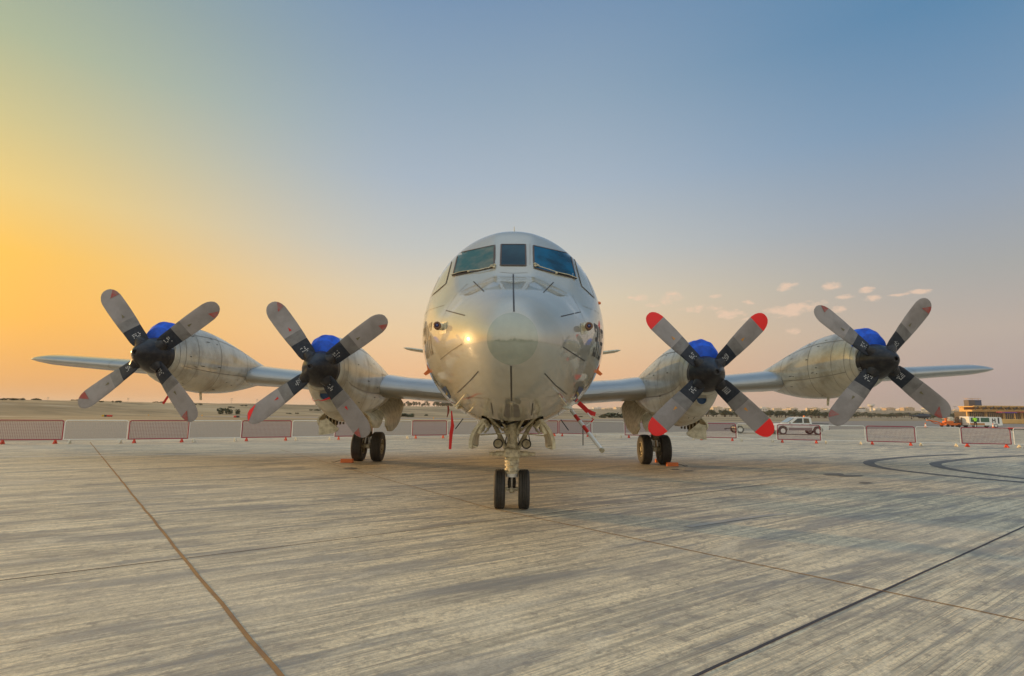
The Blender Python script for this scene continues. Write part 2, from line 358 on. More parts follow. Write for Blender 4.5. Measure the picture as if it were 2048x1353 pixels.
# asphalt strip edge runs oblique to the view
sheet('taxiway', [(-95,-2),(-45,15.5),(-20.2,30),(-.9,41),(41.7,66),(90,93),(175,140),(170,195),(95,150),(60,118),(-1.9,83),(-44.7,66),(-100,40)], .004, ASPH)
sheet('apron', [(-60,-60),(60,-60),(140,20),(175,140),(90,93),(41.7,66),(-.9,41),(-20.2,30),(-45,15.5),(-95,-2)], .008, CONC)
def far_strip(name, pts0, pts1, z, m):
    a = [gr(*p) for p in pts0]; b = [gr(*p) for p in pts1]
    sheet(name, [(p.x, p.y) for p in a]+[(p.x, p.y) for p in b[::-1]], z, m)
far_strip('taxiway', [(-60,831),(400,834),(880,838.5)], [(-60,828),(400,831.5),(880,836.5)], .002, ASPH)
far_strip('taxiway', [(880,838.5),(1250,842)], [(880,836.5),(1250,839.5)], .002, ASPH)
def strip(mb, pts, w, z, m, w1=None):
    pts = [Vector((p[0], p[1], 0)) for p in pts]; L = []; n = len(pts)
    for i, p in enumerate(pts):
        d = (pts[min(i+1, n-1)]-pts[max(i-1, 0)]).normalized(); q = Vector((-d.y, d.x, 0)); ww = w+(0 if w1 is None else (w1-w)*i/(n-1))
        L.append([p+q*ww/2+Vector((0, 0, z)), p-q*ww/2+Vector((0, 0, z))])
    mb.grid(L, m)
def ext(a, b, t0, t1): a = Vector(a); b = Vector(b); return [a+(b-a)*t0, a+(b-a)*t1]
def wig(p, q, k=24, amp=.008):
    p = Vector(p); q = Vector(q); return [p+(q-p)*i/k+Vector((random.uniform(-amp, amp), random.uniform(-amp, amp))) for i in range(k+1)]
mb = MB()
strip(mb, wig((-21.12,27.3),(-1.0,3.2),60), .036, .0125, SEALR)
strip(mb, wig((-10.07,23.75),(-.39,10.17),40), .022, .0125, SEALR); strip(mb, wig((-.39,10.17),(6.2,3.2),40), .022, .0125, SEALR)
tag(mb.build('rust_joint', smooth=0), kind='structure')
mb = MB()
strip(mb, wig((-16,-1.2),(-3.88,6.66),20,.003), .02, .012, SEALD); strip(mb, wig((-3.88,6.66),(.01,9.27),20,.003), .016, .012, SEALD); strip(mb, wig((.01,9.27),(8.84,15.69),30,.003), .02, .012, SEALD)
strip(mb, wig((-1,2.3),(8.35,9.03),30,.003), .03, .012, SEALD); strip(mb, wig((8.35,9.03),(25,21),30,.003), .03, .012, SEALD)
strip(mb, wig((2.84,14.31),(10.5,6.2),30,.004), .010, .012, SEALD)
strip(mb, wig((-8.92,9.66),(-4.0,12.2),30,.004), .014, .012, SEALD); strip(mb, wig((-14,6.8),(-8.92,9.66),30,.004), .014, .012, SEALD)
tag(mb.build('expansion_joint', smooth=0), kind='structure')
mb = MB(); strip(mb, [(-30,14.6),(-17.76,18.99),(-11.75,20.95),(-.52,25.18),(9,29.2)], .13, .0135, PAINTW); tag(mb.build('painted_line', smooth=0), kind='structure')
def curve(pts, k=10):
    out = []; P = [pts[0]]+list(pts)+[pts[-1]]
    for i in range(1, len(P)-2):
        for j in range(k):
            t = j/k; p0, p1, p2, p3 = (Vector(P[i+q][:2]) for q in (-1, 0, 1, 2))
            out.append(.5*((2*p1)+(-p0+p2)*t+(2*p0-5*p1+4*p2-p3)*t*t+(-p0+3*p1-3*p2+p3)*t**3))
    out.append(Vector(pts[-1][:2])); return out
mb = MB()
strip(mb, curve([gr(*p) for p in [(1930,909),(1830,914),(1755,921),(1738,928),(1772,938),(1880,951),(1990,961),(2120,972)]]), .36, .0145, RUB)
strip(mb, curve([gr(*p) for p in [(2080,911),(1960,917),(1885,925),(1872,931),(1905,940),(2000,953),(2120,966)]]), .36, .0145, RUB)
strip(mb, curve([gr(*p) for p in [(1375,1056),(1430,1047),(1500,1037),(1570,1029)]]), .12, .0145, RUB2)
tag(mb.build('tyre_mark', smooth=0), kind='structure')
mb = MB()
for (px, py, w, h) in [(1668,950,22,2.2),(1700,953,26,1.8),(1350,940,9,1),(1376,943,10,1.2),(700,938,14,1.3),(1730,967,14,1)]:
    c = gr(px, py); pts = []
    for k in range(22):
        a = 2*pi*k/22; rr = 1+.35*noise.noise(Vector((cos(a)*1.5, sin(a)*1.5, px))); g = gr(px+w*rr*cos(a), py+h*rr*sin(a)); pts.append((g.x, g.y, .0165))
    mb.add(pts, [tuple(range(22))], STAIN)
tag(mb.build('oil_stain', smooth=0), kind='structure')

# ================================================================== AIRCRAFT
AC = empty('patrol_aircraft', (0, 10.2, 0), 'large grey four engined propeller aircraft parked nose-on, numbered 316', 'aircraft')
SH = origin(AC)
# profile rows: Y, half width, z of widest point, z top, z bottom, exponent
PROF = [(6.20,.0,2.64,2.64,2.64),(6.215,.13,2.64,2.77,2.51),(6.25,.235,2.645,2.875,2.41),(6.31,.33,2.65,2.975,2.32),(6.42,.445,2.66,3.09,2.22),(6.6,.58,2.69,3.215,2.11),
 (6.85,.715,2.73,3.34,2.015),(7.2,.875,2.80,3.50,1.915),(7.6,1.035,2.88,3.67,1.84),(7.92,1.15,2.93,3.82,1.785),(8.2,1.24,2.98,4.165,1.735),(8.55,1.345,3.03,4.57,1.68),
 (8.8,1.41,3.06,4.80,1.64),(9.1,1.485,3.09,4.92,1.595),(9.5,1.565,3.13,4.955,1.545),(10,1.64,3.16,4.955,1.50),(10.6,1.70,3.19,4.95,1.465),(11.3,1.735,3.2,4.95,1.45),(12.2,1.75,3.2,4.95,1.45),
 (26,1.75,3.2,4.95,1.45),(29,1.6,3.35,4.95,1.85),(33,1.15,3.8,4.95,2.75),(37,.55,4.35,4.85,3.9),(40,.12,4.6,4.7,4.5)]
NA = 128
def fac(Y):
    return min(max((Y-7.3)/.18, 0), 1, max((9.0-Y)/.45, 0))*.9
def sect(Y):
    w, zc, zt, zb = interp(PROF, Y); w *= 1+.045*min(1, max(0, (Y-6.4)/2.5)); out = []
    for k in range(NA):
        a = 2*pi*k/NA; cx, sz = cos(a), sin(a)
        x = w*cx; z = zc+(zt-zc)*sz if sz > 0 else zc+(zc-zb)*sz
        f = fac(Y)
        if f > 0 and sz > 0.3:
            e = lambda q: sqrt(max(0, 1-(q/w)**2)); K = [0, .30, .93*w/1.30, w*.953]; ax = abs(x)
            for i_ in range(3):
                if K[i_] <= ax <= K[i_+1]:
                    t_ = (ax-K[i_])/(K[i_+1]-K[i_]); h0 = 1.0 if i_ == 0 else (1.0 if i_ == 1 else e(K[2])*1.01); h1 = (1.0, e(K[2])*1.01, e(K[3]))[i_]
                    zz = zc+(zt-zc)*(h0+(h1-h0)*t_); z = z+(zz-z)*f
        out.append(Vector((x, Y, z)))
    return out
ys = [6.2+.0008, 6.206, 6.215, 6.23, 6.25, 6.28, 6.31, 6.36, 6.42]
y = 6.5
while y < 12.3: ys.append(y); y += .075 if y < 9.5 else .15
ys += [13, 15, 18, 22, 26, 27.5, 29, 31, 33, 35, 37, 38.5, 40]
rows = [sect(y) for y in ys]
fm = MB(); n = NA; fm.v = [p for r in rows for p in r]; fm.mats = [SKIN]
for i in range(len(rows)-1):
    for j in range(n):
        a = i*n+j; b = i*n+(j+1) % n; c = sum((fm.v[q] for q in (a, b, b+n, a+n)), Vector())/4
        if 8.92 < c.y < 10.95 and abs(c.x) < .50 and c.z < 2.2: continue   # nose wheel bay opening
        fm.f.append((a, b, b+n, a+n)); fm.m.append(0)
fm.f.append(tuple(range(n))); fm.m.append(0)
FUS = fm.build('fuselage', AC, smooth=50)
BV = BVHTree.FromPolygons([v[:] for v in (p for r in rows for p in r)], [(i*n+j, i*n+(j+1) % n, (i+1)*n+(j+1) % n, (i+1)*n+j) for i in range(len(rows)-1) for j in range(n)])
def hit(px, py, off=.004):
    d = ray(px, py).normalized(); h = BV.ray_cast(CAM, d)
    if h[0] is None: 
        h = BV.find_nearest(CAM+d*9.5)
    p, nn = h[0], h[1]
    if nn.dot(d) > 0: nn = -nn
    return p+nn*off, nn
def sline(mb, pts, w, m, off=.004, step=7, taper=False):
    """ribbon laid on the fuselage skin through points seen at the given photo positions"""
    P = []
    for i in range(len(pts)-1):
        a, b = Vector(pts[i]), Vector(pts[i+1]); k = max(1, int((b-a).length/step))
        for j in range(k): P.append(a+(b-a)*j/k)
    P.append(Vector(pts[-1])); H = [hit(p.x, p.y, off) for p in P]; L = []
    for i, (p, nn) in enumerate(H):
        d = (H[min(i+1, len(H)-1)][0]-H[max(i-1, 0)][0])
        q = d.cross(nn)
        if q.length < 1e-6: continue
        q.normalize(); L.append([p+q*w/2, p-q*w/2])
    if len(L) > 1: mb.grid(L, m)
def squad(mb, q, m, off=.006, k=8):
    """pane laid on the skin: q = TL,TR,BR,BL photo positions"""
    TL, TR, BR, BL = (Vector(p) for p in q); L = []
    for i in range(k+1):
        a = TL+(BL-TL)*i/k; b = TR+(BR-TR)*i/k; L.append([hit(*(a+(b-a)*j/k), off)[0] for j in range(k+1)])
    mb.grid(L, m)
# radome cap
mb = MB()
capc, capr = (1025, 678), 51
rings = []
for i in range(9):
    rr = capr*i/8; rings.append([hit(capc[0]+rr*cos(2*pi*k/48)*1.0, capc[1]+rr*1.02*sin(2*pi*k/48), .0035)[0] for k in range(48)])
mb.grid(rings[1:], RADM, True); mb.add([hit(*capc, .0035)[0]]+rings[1], [(0, 1+k, 1+(k+1) % 48) for k in range(48)], RADM)
mb.build('radome_cap', AC, smooth=60)
# panes
WIN = [('windscreen_pane', [(1002.5,490),(1051,490),(1052,532),(1001,531.5)], GLASSD),
       ('windscreen_pane', [(917,507),(989,491.5),(988.5,535),(906,553)], GLASSG),
       ('windscreen_pane', [(1066.5,492),(1140,508.5),(1151.5,558),(1068,537)], GLASSB),
       ('side_window', [(895,515),(907,511),(892,568),(864,592)], GLASSS),
       ('side_window', [(1147,513),(1160,519),(1189,597),(1163,573)], GLASSS)]
for nm, q, m in WIN:
    mb = MB(); squad(mb, q, m, .008); o = mb.build(nm, AC, smooth=60)
    f = MB(); sline(f, q+[q[0]], .022 if nm == 'windscreen_pane' else .014, RIMB if nm == 'windscreen_pane' else SOFTL, .012); f.build('window_seal', o, smooth=0)
# wipers
for sg, pts in ((1, [(989,536),(960,543),(938,545),(924,547),(906,552)]), (1, [(990,532),(984,534),(978,540)]), (-1, [(1070,534),(1098,543),(1112,548),(1135,553),(1151,559)]), (-1, [(1069,530),(1075,533),(1079,538)])):
    mb = MB(); H = [hit(*p, .035)[0] for p in pts]; mb.tube(H, .007, DOORP, 6)
    for p in (pts[0], pts[len(pts)//2]): mb.box(hit(*p, .02)[0], (.04, .04, .035), DOORP, bev=.01)
    if len(pts) > 3: mb.tube([hit(*pts[-3], .03)[0], hit(*pts[-1], .025)[0]], .013, BLACK, 6)
    mb.build('windscreen_wiper', AC)
# vents by the centre window foot
# static strips and seams on the nose
for q in ([(1026.5,549),(1027,585),(1028,624)], [(1022,732),(1022.5,770),(1023,802)], [(947,563.5),(968,583.5)], [(1107,565),(1087,585.5)], [(892,621.5),(930,631.5)], [(1161,624.5),(1122,633.5)],
          [(924,688.5),(900,704),(881,719.5)], [(1126,694.5),(1150,710),(1169.5,722.5)], [(957,743),(940,762),(915,786)], [(1089,747),(1110,770),(1133,789)], [(982.5,806),(986,831)], [(1065.5,807),(1063,831)], [(1024,812),(1024,834)]):
    mb = MB(); sline(mb, q, .02 if q[0][0] in (1026.5,1022) else .014, LINE); mb.build('static_strip', AC, smooth=0)
for q in ([(935,568),(912,590),(893,620),(882,645),(879,664)], [(877,664),(879,700),(884,735),(897,768),(915,795),(940,818)], [(1145,592),(1160,622),(1170,645)], [(1175,670),(1171,710),(1163,745),(1149,775),(1130,796)],
          [(845,632),(860,620),(888,611)], [(1165,612),(1190,622),(1204,632)], [(908,511),(893,567),(860,597)], [(1142,509),(1163,573),(1192,600)], [(930,796),(955,810),(975,818)], [(930,795),(980,797)], [(1115,790),(1085,798)],
          [(905,790),(935,825)], [(1150,785),(1108,828)],[(1000,545),(1025,547),(1055,546)],[(991,490),(991,520)],[(1060,488),(1060,530)]):
    mb = MB(); sline(mb, q, .007, SOFTL, .003); mb.build('panel_seam', AC, smooth=0)
# dark anti-glare stains under the nose
mb = MB(); squad(mb, [(1011,810),(1021,808),(1021,836),(1007,833)], BMID, .003, 4); mb.build('worn_patch', AC); mb = MB(); squad(mb, [(1026,808),(1037,811),(1041,832),(1027,836)], BMID, .003, 4); mb.build('worn_patch', AC)
# squadron badges
for q in ([(883,778),(891,772),(902,793),(900,798)], [(1158,773),(1167,778),(1149,803),(1146,802)]):
    mb = MB(); squad(mb, q, BLUED, .006, 4); b_ = mb.build('badge', AC)
    c = sum((Vector(p) for p in q), Vector((0, 0)))/4; g = MB(); sline(g, [(c.x-2, c.y-5), (c.x+1, c.y), (c.x-1, c.y+5)], .035, GOLD, .010, 2); g.build('badge_emblem', b_)
# sensor heads on brackets
for px, py, sx_ in ((885,655,-1),(1167,656,1)):
    p, nn = hit(px, py, 0); mb = MB(); fw = Vector((0, -1, 0))
    mb.tube([p-nn*.02, p+nn*.05+fw*.03], .05, GEARP, 10)
    squad(mb, [(px-6,py-9),(px+9,py-12),(px+8,py+12),(px-5,py+14)], SOFTL if False else DOORP, .004, 3)
    s_ = mb.build('sensor_mount', AC)
    h = MB(); c = p+nn*.07+fw*.02; h.lathe(c+fw*-.04, fw, [(0,.0),(0,.055),(.10,.055),(.115,.045),(.115,.03),(.10,.026),(.10,0)], mat('sensor_brown', (.16,.07,.03), .45), 20)
    h.lathe(c+fw*.062, fw, [(0,.026),(.012,.018),(.016,0)], mat('sensor_lens', (.02,.03,.15), .1, 0, 1), 16); h.build('sensor_head', s_)
# numbers 316 (polygons of a stencil face, wrapped on to the side)
def glyph(ch):   # strokes in a 1 x 1.9 cell
    if ch == '1': return [[(.5,0),(.5,1.9)]]
    if ch == '3': return [[(.05,1.9),(.95,1.9),(.95,1.0),(.3,1.0)], [(.95,1.0),(.95,0),(.05,0),(.05,.3)], [(.05,1.9),(.05,1.6)]]
    return [[(.95,1.6),(.95,1.9),(.05,1.9),(.05,0),(.95,0),(.95,1.0),(.05,1.0)]]
for side in (-1, 1):
    mb = MB(); hgt_ = .44; s = hgt_/1.9; NY0 = hit(862 if side < 0 else 1190, 682)[0].y; NY1 = hit(848 if side < 0 else 1204.5, 682)[0].y
    for gi, ch in enumerate('316'):
        for st_ in glyph(ch):
            for i in range(len(st_)-1):
                (u0, v0), (u1, v1) = st_[i], st_[i+1]
                k = 10; t_ = .062/s/2
                du, dv = u1-u0, v1-v0; L = sqrt(du*du+dv*dv); du /= L; dv /= L; rows_ = []
                u0 -= du*t_; v0 -= dv*t_; u1 += du*t_; v1 += dv*t_
                for j in range(k+1):
                    r_ = []
                    for e in (-t_, t_):
                        uu = u0+(u1-u0)*j/k-dv*e; vv = v0+(v1-v0)*j/k+du*e
                        A = (gi*1.35+uu)*s if side > 0 else ((2-gi)*1.35+1-uu)*s
                        Y = NY0+(NY1-NY0)*A/(3.7*s); z = 2.67+vv*s
                        h = BV.ray_cast(Vector((side*4, Y, z)), Vector((-side, 0, 0)))
                        r_.append(h[0]+h[1]*(.006 if h[1].x*side > 0 else -.006))
                    rows_.append(r_)
                mb.grid(rows_, BLACK)
    mb.build('side_number', AC, smooth=0)
# antennas
mb = MB(); p = hit(1027, 463, 0)[0]; mb.tube([Vector((.0, 9.2, 4.9)), Vector((.0, 9.35, 5.10))], [.012, .006], DOORP, 6); mb.build('roof_antenna', AC)
for a, b in (((926,838),(911,858)), ((1122,840),(1137,861)), ((1166,858),(1166,891)), ((1057,868),(1061,890))):
    mb = MB(); mb.tube([at(*a, 11.5), at(*b, 11.3)], .010, BLACK, 6); mb.build('whip_antenna', AC)
for a, b, c in (((922,800),(933,786),(930,792)),):
    pass
for q in (((905,808),(920,810),(926,816),(907,812)), ((1124,815),(1140,810),(1142,817),(1130,820))):
    mb = MB(); P = [hit(*p, .004)[0] for p in q]; c = hit(*q[1], .10)[0]; mb.add(P+[c], [(0,1,4),(1,2,4),(2,3,4),(3,0,4),(3,2,1,0)], GEARP); mb.build('blade_fairing', AC, smooth=0)
for a, b in (((932,787),(914,808)), ((938,822),(950,808)), ((1116,788),(1130,806)), ((1140,796),(1147,790))):
    mb = MB(); mb.tube([hit(*a, .02)[0], hit(*((a[0]+b[0])/2, (a[1]+b[1])/2), .06)[0], hit(*b, .05)[0]], .011, GEARP, 6); mb.build('pitot_probe', AC)
# keel fairing around the wheel bay
mb = MB()
bx0, bx1 = -.50, .50
def bellyz(x, Y): w, zc, zt, zb = interp(PROF, Y); w *= 1.045; return zc-(zc-zb)*sqrt(max(0, 1-(x/w)**2))
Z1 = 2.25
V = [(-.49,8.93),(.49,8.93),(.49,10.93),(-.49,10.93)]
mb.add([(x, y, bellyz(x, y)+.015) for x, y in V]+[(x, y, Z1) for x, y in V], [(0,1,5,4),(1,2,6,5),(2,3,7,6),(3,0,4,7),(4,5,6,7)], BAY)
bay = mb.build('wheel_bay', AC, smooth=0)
mb = MB()
for x in (-.38, -.2, .2, .38): mb.tube([(x*1.1, 9.1, 1.70), (x*.45, 10.3, 1.42)], .022, DOORP, 8)
for y_ in (9.25, 9.9): mb.box((0, y_, 1.78), (.9, .05, .08), GEARP)
mb.tube([(-.33,9.3,1.68),(-.1,9.6,1.55),(.12,9.5,1.62),(.33,9.35,1.7)], .02, BLACK, 6)
mb.tube([(-.25,9.1,1.72),(-.3,9.6,1.6),(-.22,10.1,1.55)], .016, BLACK, 6); mb.tube([(.25,9.1,1.72),(.3,9.6,1.6),(.2,10.1,1.55)], .016, BLACK, 6)
mb.build('bay_linkage', AC)
# nose gear doors
for s_ in (-1, 1):
    mb = MB(); out = []
    rows_ = []
    for (Y, dz) in ((8.98, .0), (9.3, -.01), (9.9, -.02), (10.5, -.02), (10.9, 0)):
        r_ = []
        for k in range(9):
            t = k/8; x = s_*(.50+.22*t+.07*sin(pi*t)); z = 1.66-.49*t+dz-.03*(Y-9); r_.append(Vector((x, Y, z)))
        for k in range(8, -1, -1):
            t = k/8; x = s_*(.50+.22*t+.07*sin(pi*t)-.055); z = 1.66-.49*t+dz-.03*(Y-9)-.01; r_.append(Vector((x, Y, z)))
        rows_.append(r_)
    mb.grid(rows_, DOORP, True, True); d_ = mb.build('nose_gear_door', AC, smooth=40)
    for Y in (9.02, 9.5, 10.1):
        mb = MB()
        if Y < 9.1:
            mb.tube([(s_*.53, 9.15, 1.38), (s_*.08, 9.6, 1.40)], .012, GEARP, 6)
            mb.box((s_*.635, 9.15, 1.2), (.10, .2, .03), GEARP, Matrix.Rotation(-s_*.3, 3, 'Y'), .008)
        mb.box((s_*.52, Y, 1.50), (.06, .035, .20), DOORP, Matrix.Rotation(-s_*.35, 3, 'Y'), .01); mb.tube([(s_*.50, Y, 1.62), (s_*.40, Y+.02, 1.50), (s_*.46, Y, 1.42)], .022, GEARP, 8)
        mb.build('hinge_bracket', d_)
# ---- nose gear
def wheel(parent, c, rad, wid, grooves, rim_r, side_axis=1):
    """tyre (with grooves) and rim, axis X"""
    c = Vector(c); h = wid/2; prof = []
    ng = grooves; sh = rad*.10
    prof.append((-h*.78, rim_r)); prof.append((-h*.96, rim_r+(rad-rim_r)*.35)); prof.append((-h, rim_r+(rad-rim_r)*.62)); prof.append((-h*.9, rad-sh*.75)); prof.append((-h*.72, rad-sh*.22))
    tw = h*.68
    for k in range(ng+1):
        a = -tw+2*tw*k/(ng+1)+.006; b = -tw+2*tw*(k+1)/(ng+1)-.006; crown = lambda x: rad-sh*.16*(x/tw)**2
        prof += [(a, crown(a)), (b, crown(b))]
        if k < ng: prof += [(b+.000, crown(b)-.02), (b+.008, crown(b)-.02)]
    prof += [(h*.72, rad-sh*.22), (h*.9, rad-sh*.75), (h, rim_r+(rad-rim_r)*.62), (h*.96, rim_r+(rad-rim_r)*.35), (h*.78, rim_r)]
    mb = MB(); mb.lathe(c, (1,0,0), prof, TYRE, 56); t = mb.build('tyre', parent, smooth=30)
    # flat contact patch
    for v in t.data.vertices:
        wz = v.co.z+origin(t).z
        if wz < .010: v.co.z += .010-wz+.002
    mb = MB()
    for s in (-1, 1):
        mb.lathe(c, (s,0,0), [(h*.80, rim_r+.004), (h*.84, rim_r*.93), (h*.55, rim_r*.86), (h*.42, rim_r*.6), (h*.5, rim_r*.38), (h*.8, rim_r*.32), (h*.84, rim_r*.2), (h*.84, 0.001)], RIM, 32)
        for k in range(10):
            a = 2*pi*k/10; mb.box(c+Vector((s*h*.52, cos(a)*rim_r*.70, sin(a)*rim_r*.70)), (.03, rim_r*.13, rim_r*.13), BLACK)
    mb.build('rim', parent)
NG = MB(); nx = 0.005; ny = 10.2
NG.tube([(nx, ny-.12, 1.62), (nx, ny-.06, 1.18)], [.085, .095], GEARP, 16)
NG.tube([(nx, ny-.06, 1.20), (nx, ny-.02, .98)], [.11, .13], GEARP, 16)
NG.box((nx, ny-.06, 1.02), (.29, .26, .19), GEARP, None, .03)
NG.tube([(nx, ny-.03, .96), (nx, ny-.01, .62)], [.12, .105], WPAINT if False else GEARP, 16)
for z in (.93, .86, .80, .72, .66): NG.tube([(nx, ny-.02, z-.018), (nx, ny-.02, z+.018)], .135, GEARP, 16)
NG.box((nx, ny-.16, .84), (.11, .05, .10), GEARP, None, .012); NG.box((nx-.01, ny-.165, .72), (.10, .05, .08), GEARP, None, .012)
NG.tube([(nx, ny-.02, .64), (nx, ny-.02, .58)], .115, WPAINT, 16)
NG.tube([(nx, ny, .60), (nx, ny, .38)], .062, CHROME, 16)
NG.tube([(nx-.13, ny, .36), (nx+.13, ny, .36)], .036, GEARP, 12); NG.tube([(nx, ny-.09, .36), (nx, ny+.05, .37)], [.03, .05], GEARP, 12); NG.box((nx, ny-.05, .33), (.10, .09, .07), GEARP, None, .02)
# yoke and side steering cylinders
for s in (-1, 1):
    NG.tube([(nx+s*.07, ny-.08, 1.33), (nx+s*.13, ny-.08, 1.46), (nx+s*.09, ny-.08, 1.58)], [.055, .05, .04], GEARP, 10)
    NG.tube([(nx+s*.09, ny-.1, 1.0), (nx+s*.30, ny-.1, 1.0)], .05, GEARP, 12); NG.tube([(nx+s*.30, ny-.1, 1.0), (nx+s*.42, ny-.1, 1.0)], .032, GEARP, 10)
    NG.tube([(nx+s*.13, ny-.1, 1.0), (nx+s*.17, ny-.1, 1.0)], .055, GEARP, 12); NG.tube([(nx+s*.34, ny-.1, 1.0), (nx+s*.36, ny-.1, 1.0)], .045, GEARP, 12); NG.tube([(nx+s*.40, ny-.1, 1.0), (nx+s*.425, ny-.1, 1.0)], .032, GEARP, 12)
    NG.tube([(nx+s*.10, ny-.05, 1.07), (nx+s*.38, ny+.1, 1.60)], .042, GEARP, 10)
    NG.tube([(nx+s*.08, ny-.08, 1.12), (nx+s*.13, ny-.1, 1.20), (nx+s*.10, ny-.1, 1.34)], .014, BLACK, 6)
    NG.tube([(nx+s*.05, ny-.09, .62), (nx+s*.07, ny-.09, .5), (nx+s*.06, ny-.04, .38)], .010, BLACK, 6)
    for z in (1.08, .95, .9): NG.box((nx+s*.11, ny-.12, z), (.05, .05, .035), GEARP, None, .008)
NG.tube([(nx-.11, ny-.10, 1.47), (nx-.05, ny-.12, 1.53), (nx+.05, ny-.12, 1.53), (nx+.11, ny-.10, 1.47)], .032, GEARP, 10)
NG.tube([(nx-.03, ny-.14, 1.14), (nx-.05, ny-.15, 1.35), (nx, ny-.12, 1.5)], .011, BLACK, 6)
# torque link
for z0, z1 in ((.62, .50), (.50, .38)): NG.box((nx, ny+.16, (z0+z1)/2), (.09, .03, .15), GEARP, Matrix.Rotation(.6 if z0 > .6 else -.6, 3, 'X'), .01)
NGO = NG.build('nose_gear', AC)
for s in (-1, 1): wheel(NGO, (nx+s*.225, ny, .355), .357, .205, 3, .17)
mb = MB()
for s in (-1, 1):
    mb = MB(); c = Vector((nx+s*.262, ny-.12, 1.185)); mb.lathe(c, (0,-1,0), [(-.05,.0),(-.05,.045),(0,.078),(.02,.080),(.025,.072)], GEARP, 24); 
    mb.tube([c+Vector((0,0,.07)), c+Vector((0,.04,.17))], .014, GEARP, 6); mb.lathe(c, (0,-1,0), [(.018,.072),(.03,.05),(.034,.0)], LENS, 24); mb.lathe(c, (0,-1,0), [(.020,.092),(.034,.088),(.034,.074),(.022,.072)], BLACK, 24); mb.lathe(c, (0,-1,0), [(.034,.03),(.045,.025),(.045,0)], RIM, 16); mb.build('taxi_light', NGO)

# ---- wing
LEz0 = at(880, 786, 16.0); LEt = at(80, 719, 17.7)
dih = (LEt.z-LEz0.z)/(abs(LEt.x)-abs(LEz0.x))
def wingst(ax):
    z = LEz0.z+dih*(ax-abs(LEz0.x)); le = 15.85+1.9*(ax/15.4)**1.0; ch = 5.9-3.2*ax/15.4; th = .135+.012*ax/15.4; return le, z, ch, th
def airfoil(le, z, ch, th, ax, sgn, k=20):
    pts = []
    def yt(t): return 5*th*(.2969*sqrt(t)-.126*t-.3516*t*t+.2843*t**3-.1036*t**4)
    ts = [(1-cos(pi*i/k))/2 for i in range(k+1)]
    up = [(t, yt(t)*ch*1.05+.018*ch*sin(pi*min(1, t))) for t in ts]; lo = [(t, -yt(t)*ch*.85+.018*ch*sin(pi*min(1, t))*.6) for t in ts]
    for t, v in up[::-1]+lo[1:-1]: pts.append(Vector((sgn*ax, le+t*ch, z+v)))
    return pts
def wing(sgn):
    mb = MB(); rows_ = []
    xs = [0.2, 1.2, 2.2, 3.4, 3.9, 4.62, 5.4, 5.9, 7, 7.9, 8.3, 8.8, 9.3, 9.8, 11, 12.5, 14, 15.2, 15.7, 16.1, 16.3, 16.42, 16.48]
    for ax in xs:
        le, z, ch, th = wingst(ax)
        if ax > 14.9: q = max(0, (ax-15.5)/1.0); f = sqrt(max(.04, 1-q*q)); le += .5*(1-f); ch *= .55+.45*f; th *= f
        for cx in (4.62, 8.78):   # leading edge glove beside each nacelle
            gq = exp(-((ax-cx)/.95)**4); le -= .30*gq; ch += .30*gq; th *= 1+.10*gq
        rows_.append(airfoil(le, z, ch, th, ax, sgn))
    mb.grid(rows_, WINGP, True, True); o = mb.build('wing', AC, smooth=45)
    for ax in (2.9, 7.6, 10.9, 13.2):
        l = MB()
        le, z, ch, th = wingst(ax); A = airfoil(le, z, ch, th, ax, sgn); B_ = [p+Vector((sgn*.012, 0, 0)) for p in A]; c = sum(A, Vector())/len(A)
        idx = [i for i, p in enumerate(A) if p.y < le+ch*.3]
        L = [[c+(A[i]-c)*1.0+Vector((0,-.004,.004 if A[i].z > c.z else -.004)), B_[i]+Vector((0,-.004,.004 if A[i].z > c.z else -.004))] for i in idx]
        l.grid(L, SOFTL); l.build('panel_seam', o, smooth=0)
    return o
wing(-1); wing(1)
# tailplanes and fin
for s_ in (-1, 1):
    mb = MB(); rows_ = []
    for t in (0, .5, 1.0, 1.03):
        x = s_*(.3+6.5*t); le = 32.6+1.5*t; ch = 3.0-1.4*t; z = 4.75+.95*t; 
        rows_.append(airfoil(le, z, ch*(1 if t <= 1 else .7), .10 if t <= 1 else .03, abs(x), s_, 8))
    mb.grid(rows_, DOORP, True, True); mb.build('tailplane', AC)
mb = MB(); rows_ = []
for t in (0, 1):
    rows_.append([Vector((p.z, p.y, 4.6+5.3*t)) for p in airfoil(32+3.2*t, 0, 5-2.8*t, .1, 0, 1, 8)])
mb.grid(rows_, SKIN, True, True); mb.build('tail_fin', AC)

# ---- nacelles
HUB = {('i',-1): (639,738,12.85), ('i',1): (1415,748,12.85), ('o',-1): (304,710,13.1), ('o',1): (1757,723,13.1)}
ROT = {('i',-1): -6.5, ('i',1): 0.0, ('o',-1): -6.5, ('o',1): 4.5}
INN = [(.0,.44,.45,-.45),(.03,.47,.49,-.49),(.14,.50,.66,-.52),(.26,.53,.82,-.56),(.42,.56,.87,-.80),(.7,.60,.90,-1.00),(1.4,.66,.93,-1.24),(2.1,.68,.88,-1.32),(3.0,.68,.72,-1.32),(4.0,.66,.52,-1.20),(5.0,.60,.28,-1.0),(6.0,.52,.05,-.75),(7.2,.3,-.1,-.4),(8.2,.1,-.15,-.2)]
OUT = [(.0,.44,.45,-.45),(.03,.47,.49,-.49),(.14,.50,.66,-.54),(.26,.53,.81,-.61),(.7,.60,.88,-.74),(1.4,.65,.90,-.83),(2.1,.67,.84,-.87),(3.0,.66,.68,-.84),(4.0,.6,.45,-.72),(5.0,.52,.22,-.55),(6.0,.42,.02,-.40),(7.2,.25,-.1,-.28),(8.2,.1,-.15,-.2)]
